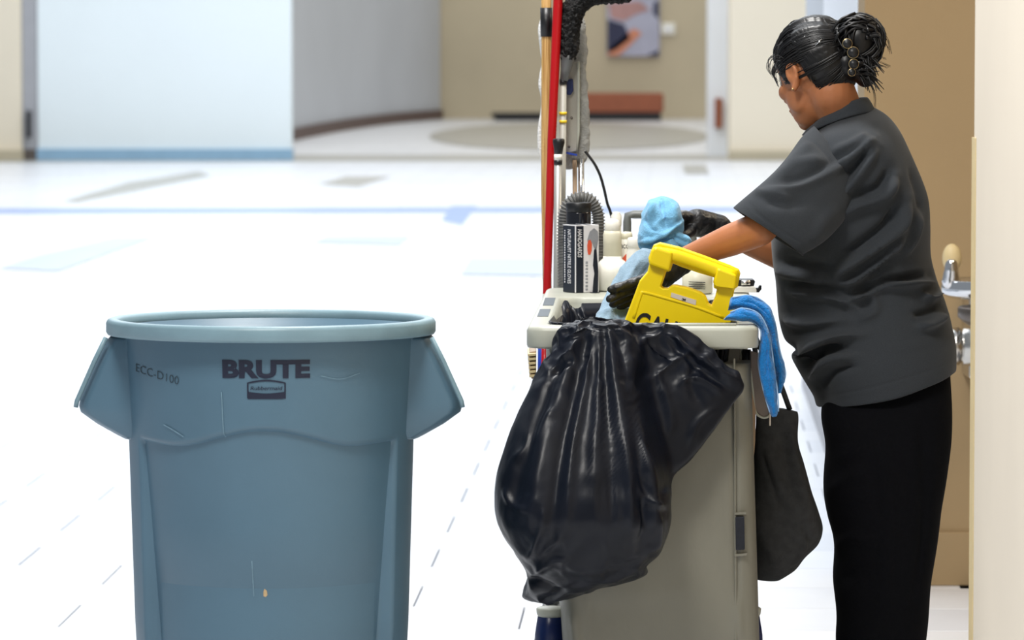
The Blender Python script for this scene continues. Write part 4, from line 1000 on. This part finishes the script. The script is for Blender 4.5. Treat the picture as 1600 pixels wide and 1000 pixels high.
def towel(rows, Y, label, fl):
    t_ = loft('towel', [(a, b, c, d, Y, h_) for a, b, c, d, h_ in rows], M['towel'], None, k=90, n=60, base=tuple(W(1205, rows[-1][1], Y)))
    tag(t_, label, 'towel', None)
    folds(t_, fl); crumple(t_, 0.004, 40, Y * 7)
    for s0 in (0, 1):
        tube('hem', [W(r[s0 * 2], r[s0 * 2 + 1], Y - r[4] * 0.35) for r in rows[:-1]], 0.0016, M['towel_edge'], t_, 6, res=40)
    return t_
towel([(1131, 499, 1141, 488, .02), (1150, 500, 1162, 482, .028), (1173, 502, 1186, 491, .03), (1187, 513, 1200, 517, .03), (1189, 530, 1206, 548, .028), (1185, 566, 1210, 580, .026), (1190, 597, 1214, 606, .024), (1197, 625, 1216, 630, .022), (1203, 645, 1216, 643, .018), (1207, 651, 1213, 650, .008)], 9.115,
      'front blue terry towel draped over the right corner of the cart', [([(1140, 493), (1165, 491), (1190, 508), (1198, 540), (1198, 580), (1205, 640)], 3.5, -0.006), ([(1193, 530), (1190, 570), (1200, 630)], 3, 0.005)])
towel([(1138, 484, 1144, 465, .02), (1160, 482, 1173, 462, .028), (1185, 492, 1197, 475, .03), (1198, 513, 1210, 500, .03), (1203, 545, 1218, 545, .028), (1208, 573, 1227, 580, .024), (1212, 598, 1225, 598, .02), (1214, 615, 1221, 614, .010)], 9.19,
      'rear blue terry towel, shorter, behind the front one on the cart corner', [([(1150, 472), (1180, 474), (1203, 500), (1210, 545), (1217, 585)], 3.5, -0.006)])

# ------------------------------------------------------------------ black tote on the side of the cart
M['tote'] = mat('tote', rgb(50, 51, 52), 0.8, var=0.15, vscale=60, bump=0.12, bscale=200, spec=0.2)
tote = thing('tote_bag', (X(1225, 9.38), 9.38, W(0, 903, 9.38).z), 'black fabric tote bag hanging on the right side of the cart', 'bag')
tb = loft('pouch', [(1182, 632, 1247, 643, 9.36, 0.012), (1178, 645, 1249, 652, 9.36, 0.016), (1176, 680, 1251, 690, 9.37, 0.035), (1174, 720, 1258, 724, 9.38, 0.055), (1172, 760, 1269, 765, 9.38, 0.068), (1171, 800, 1280, 800, 9.38, 0.074), (1171, 828, 1286, 826, 9.38, 0.072), (1171, 852, 1279, 850, 9.38, 0.066), (1171, 872, 1257, 871, 9.38, 0.056), (1172, 890, 1240, 890, 9.38, 0.042), (1173, 902, 1216, 902, 9.38, 0.02)], M['tote'], tote, k=90, n=90, p=0.8)
folds(tb, [([(1190, 706), (1203, 742), (1214, 775), (1226, 808)], 2.2, -0.010), ([(1198, 706), (1212, 742), (1224, 775)], 6, 0.007), ([(1238, 660), (1246, 730), (1262, 800)], 7, 0.007), ([(1262, 830), (1256, 860), (1235, 885)], 4, 0.007), ([(1275, 848), (1262, 838), (1255, 815)], 4, -0.007), ([(1185, 800), (1200, 850), (1220, 895)], 10, 0.008), ([(1222, 660), (1228, 720), (1240, 780)], 8, -0.007)])
crumple(tb, 0.010, 12, 6.0)
soften(tb, 2)
tube('strap', [W(1188, 634, 9.35), W(1184, 590, 9.32), W(1180, 548, 9.3), W(1176, 520, 9.3)], 0.006, M['tote'], tote, 8, res=16)
tube('strap', [W(1234, 640, 9.37), W(1215, 590, 9.36), W(1190, 548, 9.35), W(1178, 520, 9.34)], 0.006, M['tote'], tote, 8, res=16)
M['paddle'] = mat('paddle', rgb(120, 108, 100), 0.45, var=0.08, vscale=20)
M['tan_strip'] = mat('tan_strip', rgb(158, 132, 104), 0.5, var=0.15, vscale=30, stretch=(3, 3, .4))
pd = thing('dust_paddle', tuple(W(1188, 650, 9.21)), 'grey-brown plastic paddle with pale rim hanging behind the blue towels', 'paddle')
ol = [(1172, 548), (1184, 552), (1188, 590), (1197, 625), (1204, 642), (1200, 651), (1190, 652), (1180, 642), (1176, 610), (1172, 575)]
prism('blade', ol, 9.245, 9.256, M['paddle'], pd, None, 0.002)
tube('rim', [W(x, y, 9.243) for x, y in ol[3:]], 0.0025, M['cart'], pd, 8, res=24)
tube('tag', [W(1203, 640, 9.24), W(1203, 665, 9.24)], 0.0018, M['label_white'], pd, 6)
tag(prism('wood_scraper', [(1163, 655), (1174, 610), (1181, 640), (1180, 690), (1174, 758), (1168, 720)], 9.235, 9.243, M['tan_strip'], None, None, 0.001),
    'thin tan scraper blade hanging between cart bag and black tote', 'scraper')

# ------------------------------------------------------------------ supplies on the rear shelf
ZS = ZC + 0.001
M['box_navy'] = mat('box_navy', rgb(22, 30, 44), 0.4, var=0.1, vscale=30)
M['box_white'] = mat('box_white', rgb(236, 234, 236), 0.45, var=0.03, vscale=20)
M['box_grey'] = mat('box_grey', rgb(150, 152, 158), 0.5, var=0.1, vscale=40)
M['box_orange'] = mat('box_orange', rgb(226, 92, 60), 0.5, var=0.06)
e0 = W(899, 452, 10.18)
eL = Vector((X(880, 10.225), 10.225, ZS)); eR = Vector((X(936, 10.205), 10.205, ZS)); eC = Vector((e0.x, 10.18, ZS))
HB = 106 * 10.18 / F
gb = thing('glove_box', tuple(eC), 'dark navy and white cardboard box of nitrile gloves standing on end', 'box')
uA = eC - eL; uB = eR - eC; eB = eL + uB
V = [eL, eC, eR, eB]; V = V + [p + Vector((0, 0, HB)) for p in V]
bevel(mesh('carton', V, [(0, 1, 2, 3), (4, 7, 6, 5), (0, 4, 5, 1), (1, 5, 6, 2), (2, 6, 7, 3), (3, 7, 4, 0)], M['box_white'], gb, False), 0.0012, 2)
def facepatch(nm, base, u, x0, x1, z0, z1, m, lift=0.0006):
    nrm = Vector((u.y, -u.x, 0)).normalized(); L = u.length; d = u.normalized()
    P = [base + d * (L * a) + Vector((0, 0, HB * b)) + nrm * lift for a, b in ((x0, z0), (x1, z0), (x1, z1), (x0, z1))]
    return mesh(nm, P, [(0, 1, 2, 3)], m, gb, False)
def facepoly(nm, base, u, pts, m, lift=0.001):
    nrm = Vector((u.y, -u.x, 0)).normalized(); L = u.length; d = u.normalized()
    return mesh(nm, [base + d * (L * a) + Vector((0, 0, HB * b)) + nrm * lift for a, b in pts], [tuple(range(len(pts)))], m, gb, False)
facepatch('printed_side', eL, uA, 0.02, 0.96, 0.0, 0.985, M['box_navy'])
facepatch('printed_side', eC, uB, 0.03, 0.34, 0.0, 0.985, M['box_navy'])
facepoly('glove_print', eC, uB, [(0.55, 0.62), (0.50, 0.78), (0.60, 0.90), (0.78, 0.95), (0.95, 0.9), (0.97, 0.78), (0.88, 0.62), (0.78, 0.66), (0.7, 0.74)], M['box_grey'])
facepoly('orange_print', eC, uB, [(0.50, 0.62), (0.53, 0.56), (0.62, 0.56), (0.68, 0.62), (0.69, 0.72), (0.63, 0.78), (0.53, 0.77), (0.49, 0.70)], M['box_orange'], 0.0014)
facepoly('black_print', eC, uB, [(0.72, 0.0), (0.95, 0.0), (0.97, 0.3), (0.92, 0.5), (0.88, 0.68), (0.78, 0.62), (0.76, 0.5), (0.74, 0.4), (0.80, 0.28), (0.76, 0.18)], M['box_navy'])
facepoly('top_print', eL + Vector((0, 0, 0)), uA, [(0.0, 0.99), (1.0, 0.99), (1.0, 1.0), (0.0, 1.0)], M['box_white'])
tp = [eL.lerp(eB, q) for q in (0.15, 0.4, 0.6, 0.85)]
for q0, q1 in ((0.12, 0.38), (0.55, 0.8)):
    P = [eL.lerp(eB, q0), eC.lerp(eR, q0 - 0.08), eC.lerp(eR, q1 - 0.08), eL.lerp(eB, q1)]
    mesh('top_stripe', [p + Vector((0, 0, HB + 0.0006)) for p in P], [(0, 1, 2, 3)], M['box_navy'], gb, False)
def vtext(txt, base, u, x0, z0, size, width, bold=0.0, shear=0.0, m=M['box_white']):
    """lettering running down a face"""
    nrm = Vector((u.y, -u.x, 0)).normalized(); d = u.normalized()
    org = base + d * (u.length * x0) + Vector((0, 0, HB * z0)) + nrm * 0.0016
    text_plane('lettering', txt, org, (0, 0, -1), d, size, m, gb, bold, shear, width)
vtext('NATURALFIT NITRILE GLOVES', eL, uA, 0.42, 0.93, 0.0125 * 1.1, HB * 0.80, 0.012)
for k in range(22):
    facepatch('fine_print', eL, uA, 0.14, 0.22, 0.92 - k * 0.036 - random.uniform(.018, .03), 0.92 - k * 0.036, M['box_white'], 0.0014)
vtext('HANDGARDS', eC, uB, 0.09, 0.94, 0.0105, HB * 0.42, 0.015, 0.2)
for k in range(9):
    facepatch('fine_print', eC, uB, 0.42, 0.52, 0.46 - k * 0.05 - random.uniform(.02, .036), 0.46 - k * 0.05, M['box_grey'], 0.0014)

jar = thing('black_jar', (X(904, 10.37), 10.37, ZS), 'glossy black canister behind the box of gloves', 'canister')
r_ = 19.5 * 10.37 / F; hj = 134 * 10.37 / F
M['gloss_black'] = mat('gloss_black', rgb(18, 20, 28), 0.18, var=0.1, coat=0.3)
lathe('can_body', [(r_ * 0.9, 0.0), (r_, 0.004), (r_, hj - 0.025), (r_ * 0.98, hj - 0.022)], (X(904, 10.37), 10.37, ZS), M['gloss_black'], jar, 32)
lathe('lid', [(r_ * 0.96, hj - 0.022), (r_ * 1.02, hj - 0.02), (r_ * 1.02, hj - 0.002), (r_ * 0.97, hj), (0.002, hj)], (X(904, 10.37), 10.37, ZS), M['black_plastic'], jar, 32)

M['hose'] = mat('hose', rgb(108, 108, 106), 0.4, var=0.1, vscale=40)
hp_ = crom([(883, 470), (881, 400), (881, 350), (884, 328), (894, 314), (908, 309), (922, 313), (931, 326), (935, 345), (934, 400), (934, 470)], 460)
ln = 0; rr_ = []; pts_ = []
for i, (x, y) in enumerate(hp_):
    pts_.append(W(x, y, 10.44)); 
    if i: ln += (pts_[-1] - pts_[-2]).length
    rr_.append(0.0125 + 0.0045 * (0.5 + 0.5 * math.cos(ln / 0.0070 * 2 * math.pi)) ** 2)
pts_[0].z = pts_[-1].z = ZC - 0.06
hs = tube('vacuum_hose', pts_, rr_, M['hose'], None, 18, base=tuple(W(908, 452, 10.47)))
tag(hs, 'ribbed grey hose arching up behind the black canister', 'hose')

def bottle(nm, x, Y, ytop, rb, parts_, label, lab=None):
    b_ = thing(nm, (X(x, Y), Y, ZS), label, 'bottle')
    k = Y / F
    for pn_, prof_, m in parts_:
        lathe(pn_, [(r * k, (ybase_ - y) * k) for r, y in prof_], (X(x, Y), Y, ZS), m, b_, 32)
    return b_
ybase_ = 0
def H0(Y): return proj(0, Y, ZS)[1]
ybase_ = H0(10.26)
bottle('cleaner_jug', 957, 10.26, 342, 29, [('jug_body', [(22, ybase_), (27, ybase_ - 2), (27.5, ybase_ - 30), (26, ybase_ - 38), (20, 408), (15, 404), (14.5, 400)], M['white_plastic']), ('neck', [(14.5, 406), (14.5, 366), (13, 361), (11, 360)], M['cream_plastic']), ('cap', [(11.5, 361), (12.5, 359), (12.5, 352), (11, 345), (7, 342), (1, 341.5)], M['white_plastic'])], 'white plastic jug with domed cap, largest of the bottles beside the glove box')
ybase_ = H0(10.36)
bottle('pump_bottle', 963, 10.36, 331, 9, [('bottle_body', [(12, ybase_), (13, ybase_ - 3), (13, 372), (8, 360), (7.5, 352)], M['white_plastic']), ('cap', [(8, 353), (8.5, 350), (8.5, 337), (6, 333), (6, 331), (1, 330.5)], M['white_plastic'])], 'slim white bottle standing behind the domed white jug')
ybase_ = H0(10.30)
b3 = bottle('spray_bottle', 978, 10.30, 362, 10, [('bottle_body', [(11, ybase_), (12, ybase_ - 3), (12, 380), (10, 374), (9.5, 372)], M['white_plastic']), ('cap', [(9.5, 373), (10.5, 371), (10.5, 365), (8, 362), (1, 361.5)], M['cream_plastic'])], 'white bottle with black letters and orange mark right of the jug')
k3 = 10.29 / F
text_plane('lettering', 'BCC', W(970, 388, 10.281), (1, 0, 0), (0, 0, 1), 6 * k3, M['black_ink'], b3, 0.02, width=12 * k3)
prism('orange_mark', [(972, 404), (978, 397), (982, 398), (981, 409), (975, 409)], 10.281, 10.283, M['box_orange'], b3)
ybase_ = H0(10.22)
bottle('white_bottle', 992, 10.22, 370, 11, [('bottle_body', [(12, ybase_), (13, ybase_ - 3), (13, 395), (11, 388), (11, 386)], M['white_plastic']), ('cap', [(11, 387), (12, 385), (12, 374), (10, 371), (1, 370)], M['white_plastic'])], 'short white bottle with flat cap beside the light blue cloth')
ybase_ = H0(10.16)
b5 = bottle('cream_bottle', 1090, 10.16, 415, 22, [('bottle_body', [(22, ybase_), (24, ybase_ - 2), (24, 432), (18, 422), (12, 416), (9, 414)], M['cream_plastic']), ('cap', [(9, 415), (10, 413), (10, 404), (7, 402), (1, 401.5)], M['cream_plastic'])], 'cream plastic bottle seen through the handle opening of the yellow sign')
for yy in (440, 443.5, 447, 450):
    prism('label_line', [(1076, yy), (1102, yy + 1), (1102, yy + 2), (1076, yy + 1)], 10.122, 10.124, M['black_ink'], b5)
dp = thing('wipe_dispenser', (X(1168, 10.2), 10.2, ZS), 'white dispenser with black clip at the right end of the cart shelf', 'dispenser')
prism('case', [(1146, 448), (1180, 448), (1182, 453), (1182, 457), (1146, 457)], 10.17, 10.25, M['white_plastic'], dp, None, 0.003)
prism('clip', [(1150, 437), (1178, 437), (1180, 440), (1178, 447), (1150, 447)], 10.18, 10.24, M['black_plastic'], dp, None, 0.002)
prism('hook', [(1180, 450), (1185, 450), (1187, 446), (1190, 446), (1190, 452), (1186, 457), (1180, 457)], 10.19, 10.21, M['black_plastic'], dp, None, 0.001)
lathe('roller', [(0.004, 0), (0.006, 0.001), (0.006, 0.02), (0.004, 0.021)], W(1158, 442, 10.176), M['steel'], dp, 16, axis=(1, 0, 0))

# ------------------------------------------------------------------ long-handled tools standing at the rear corner
M['wood'] = mat('wood', rgb(214, 176, 112), 0.5, col2=rgb(170, 124, 66), vscale=60, stretch=(6, 6, 0.15), var=0.1)
M['red'] = mat('red', rgb(176, 8, 18), 0.28, var=0.06, vscale=12, stretch=(1, 1, .3))
M['alu'] = mat('alu', rgb(176, 176, 172), 0.35, 0.5, var=0.05, vscale=20, stretch=(1, 1, .2))
M['mop_white'] = mat('mop_white', rgb(226, 226, 224), 0.95, var=0.06, vscale=60, bump=0.4, bscale=200)
M['pad_grey'] = mat('pad_grey', rgb(158, 158, 154), 0.95, var=0.1, vscale=60, bump=0.5, bscale=260)
M['plate_beige'] = mat('plate_beige', rgb(160, 157, 147), 0.5, var=0.05)
M['yellow_tape'] = mat('yellow_tape', rgb(240, 204, 40), 0.5, var=0.05)
M['chenille'] = mat('chenille', rgb(8, 8, 9), 0.55, var=0.4, vscale=200, bump=0.8, bscale=220, spec=0.35)
M['duster_grey'] = mat('duster_grey', rgb(96, 98, 98), 0.5, var=0.06)
M['sticker_blue'] = mat('sticker_blue', rgb(30, 62, 160), 0.4, var=0.05)
def pole(pts, Y, r, m, parent, nm='pole', deck=True, n=16):
    P = [W(x, y, Y) for x, y in pts]
    if deck: P[-1].z = 0.221
    k = Y / F
    rs = [q * k for q in (r if hasattr(r, '__len__') else [r] * len(P))]
    return tube(nm, P, rs, m, parent, n)
k5 = 10.54 / F
mp_ = thing('string_mop', (X(864, 10.58), 10.58, 0.22), 'wooden mop pole with black tape and white strings at the cart rear', 'mop')
pole([(852, -170), (854, 57), (853, 300), (855, 445), (864, 944)], 10.58, [7.5, 8, 7.5, 7, 6.5], M['wood'], mp_, 'wooden_pole', n=20)
pole([(853.4, 12), (854, 57)], 10.58, 9.4, M['black_plastic'], mp_, 'tape_band', False)
for k in range(4):
    P = [(850, 20), (845 + k, 52), (848, 80), (849, 100), (845 + k, 132), (849, 158), (845 + k, 196), (845 + k * .7, 228), (849, 262), (852, 300)]
    t_ = tube('mop_string', [W(x + random.uniform(-1, 1), y + random.uniform(-6, 6), 10.62 + 0.006 * k) for x, y in P], [0.004, 0.0075, 0.005, 0.0045, 0.0075, 0.005, 0.0065, 0.006, 0.004, 0.002], M['mop_white'], mp_, 10, res=60)
rb = thing('broom_pole', (X(853, 10.535), 10.535, 0.22), 'glossy red broom pole leaning in front of the wooden one', 'broom')
pole([(878, -170), (872, 0), (862, 220), (855, 445), (849, 560), (853, 944)], 10.535, [8, 7.6, 6.8, 6.4, 6.2, 6], M['red'], rb, 'red_pole')
pole([(848, 536), (847, 610)], 10.535, 7.6, M['sticker_blue'], rb, 'blue_sleeve', False)
pole([(851.5, 536), (849.5, 610)], 10.525, 5.2, M['red'], rb, 'red_stripe', False)
sp_ = thing('short_pole', (X(869, 10.50), 10.50, 0.22), 'short silver pole with flared black grip and white band', 'pole')
pole([(872, 256), (870.5, 445), (869, 944)], 10.50, [6.2, 6.0, 6.0], M['alu'], sp_, 'tube')
pole([(873, 216.5), (873, 218), (873, 223), (872.6, 232), (872.2, 241)], 10.50, [7, 9.2, 9.4, 7.4, 6.6], M['black_plastic'], sp_, 'grip', False)
pole([(872.2, 241), (872.1, 250)], 10.50, 6.7, M['white_plastic'], sp_, 'white_band', False)
pole([(872.1, 250), (872, 257)], 10.50, 6.7, M['black_plastic'], sp_, 'collar', False)
du = thing('duster', (X(874, 10.55), 10.55, 0.22), 'bent black chenille duster on a white handle at the cart rear', 'duster')
pole([(880, 128), (878, 445), (874, 944)], 10.55, 5.2, M['plate_beige'], du, 'handle')
pole([(880, 124), (880, 132)], 10.55, 6, M['black_plastic'], du, 'collar', False)
pole([(881, 126), (884, 110), (887, 92), (887.5, 86)], 10.55, [6.5, 8, 11.5, 12], M['duster_grey'], du, 'socket', False)
for yy in (177, 190):
    pole([(879.7, yy - 2.2), (879.6, yy + 2.2)], 10.55, 6, M['yellow_tape'], du, 'tape', False)
pth = crom([(887, 94, 10), (889, 80, 14), (890, 55, 15.5), (892, 30, 17), (901, 8, 18), (922, -8, 17), (950, -10, 16), (975, -9, 14), (988, -8, 8)], 110)
ch = tube('chenille_head', [W(x, y, 10.55) for x, y, r in pth], [max(r, 1) * k5 for x, y, r in pth], M['chenille'], du, 60)
crumple(ch, 0.005, 130, 2.0); crumple(ch, 0.003, 260, 5.0)
fm = thing('flat_mop', (X(904, 10.6), 10.6, 0.22), 'flat mop with grey fuzzy pad standing upside down at the cart rear', 'mop')
pad = loft('pad', [(884, 22, 911, 24, 10.62, 0.006), (882, 40, 915, 44, 10.62, 0.012), (881, 80, 918, 80, 10.62, 0.014), (881, 112, 916, 112, 10.62, 0.014), (880, 160, 920, 160, 10.62, 0.014), (880, 205, 921, 205, 10.62, 0.014), (880, 235, 921, 232, 10.62, 0.014), (881, 256, 916, 250, 10.62, 0.012), (884, 265, 904, 261, 10.62, 0.005)], M['pad_grey'], fm, k=80, n=90, p=0.6)
crumple(pad, 0.004, 60, 2.0)
prism('plate', [(884, 100), (903, 96), (905, 120), (904, 205), (901, 236), (884, 240)], 10.588, 10.604, M['plate_beige'], fm, None, 0.002)
prism('plate_edge', [(902, 96), (906, 96), (906, 206), (902, 238)], 10.582, 10.600, M['cart'], fm, None, 0.002)
prism('clip', [(885, 125), (895, 123), (896, 142), (892, 149), (885, 148)], 10.575, 10.59, M['navy_plastic'], fm, None, 0.003)
prism('blue_strip', [(883, 237), (902, 241), (902, 244), (883, 240)], 10.575, 10.588, M['sticker_blue'], fm, None, 0.001)
for x, y in ((893, 184), (889, 229)):
    lathe('plate_hole_shade', [(0.003, 0), (0.003, 0.002), (0.0005, 0.0025)], W(x, y, 10.588), M['dark_steel'], fm, 12, axis=(0, -1, 0))  # dark discs on the plate, painting the shade inside its holes
pole([(898, 250), (899, 440), (902, 944)], 10.60, 3.6, M['tan_strip'], fm, 'tube', True)
pole([(908, 248), (908, 440), (908, 944)], 10.60, 4.8, M['chrome'], fm, 'tube', True)
cd = tube('power_cord', [W(x, y, 10.56) for x, y in ((914, 236), (921, 245), (930, 258), (938, 275), (944, 296), (949, 318), (955, 336), (964, 380), (972, 452))], 0.0036, M['black_plastic'], None, 8, res=60, base=tuple(W(972, 452, 10.56)))
tag(cd, 'thin black cord curving down from the flat mop to the bottles', 'cord')
br = thing('scrub_brush', (X(831, 9.9), 9.9, W(0, 592, 9.9).z), 'ribbed tan scrub brush hanging on the left side of the cart', 'brush')
prism('block', [(827, 550), (838, 548), (838, 592), (830, 592)], 9.84, 9.98, M['tan_strip'], br, None, 0.002)
for k in range(6):
    y = 553 + k * 6.6
    prism('rib', [(824.5 + k * .5, y), (838, y - 1), (838, y + 3), (824.5 + k * .5, y + 4)], 9.82, 10.0, M['guard'], br, None, 0.002)
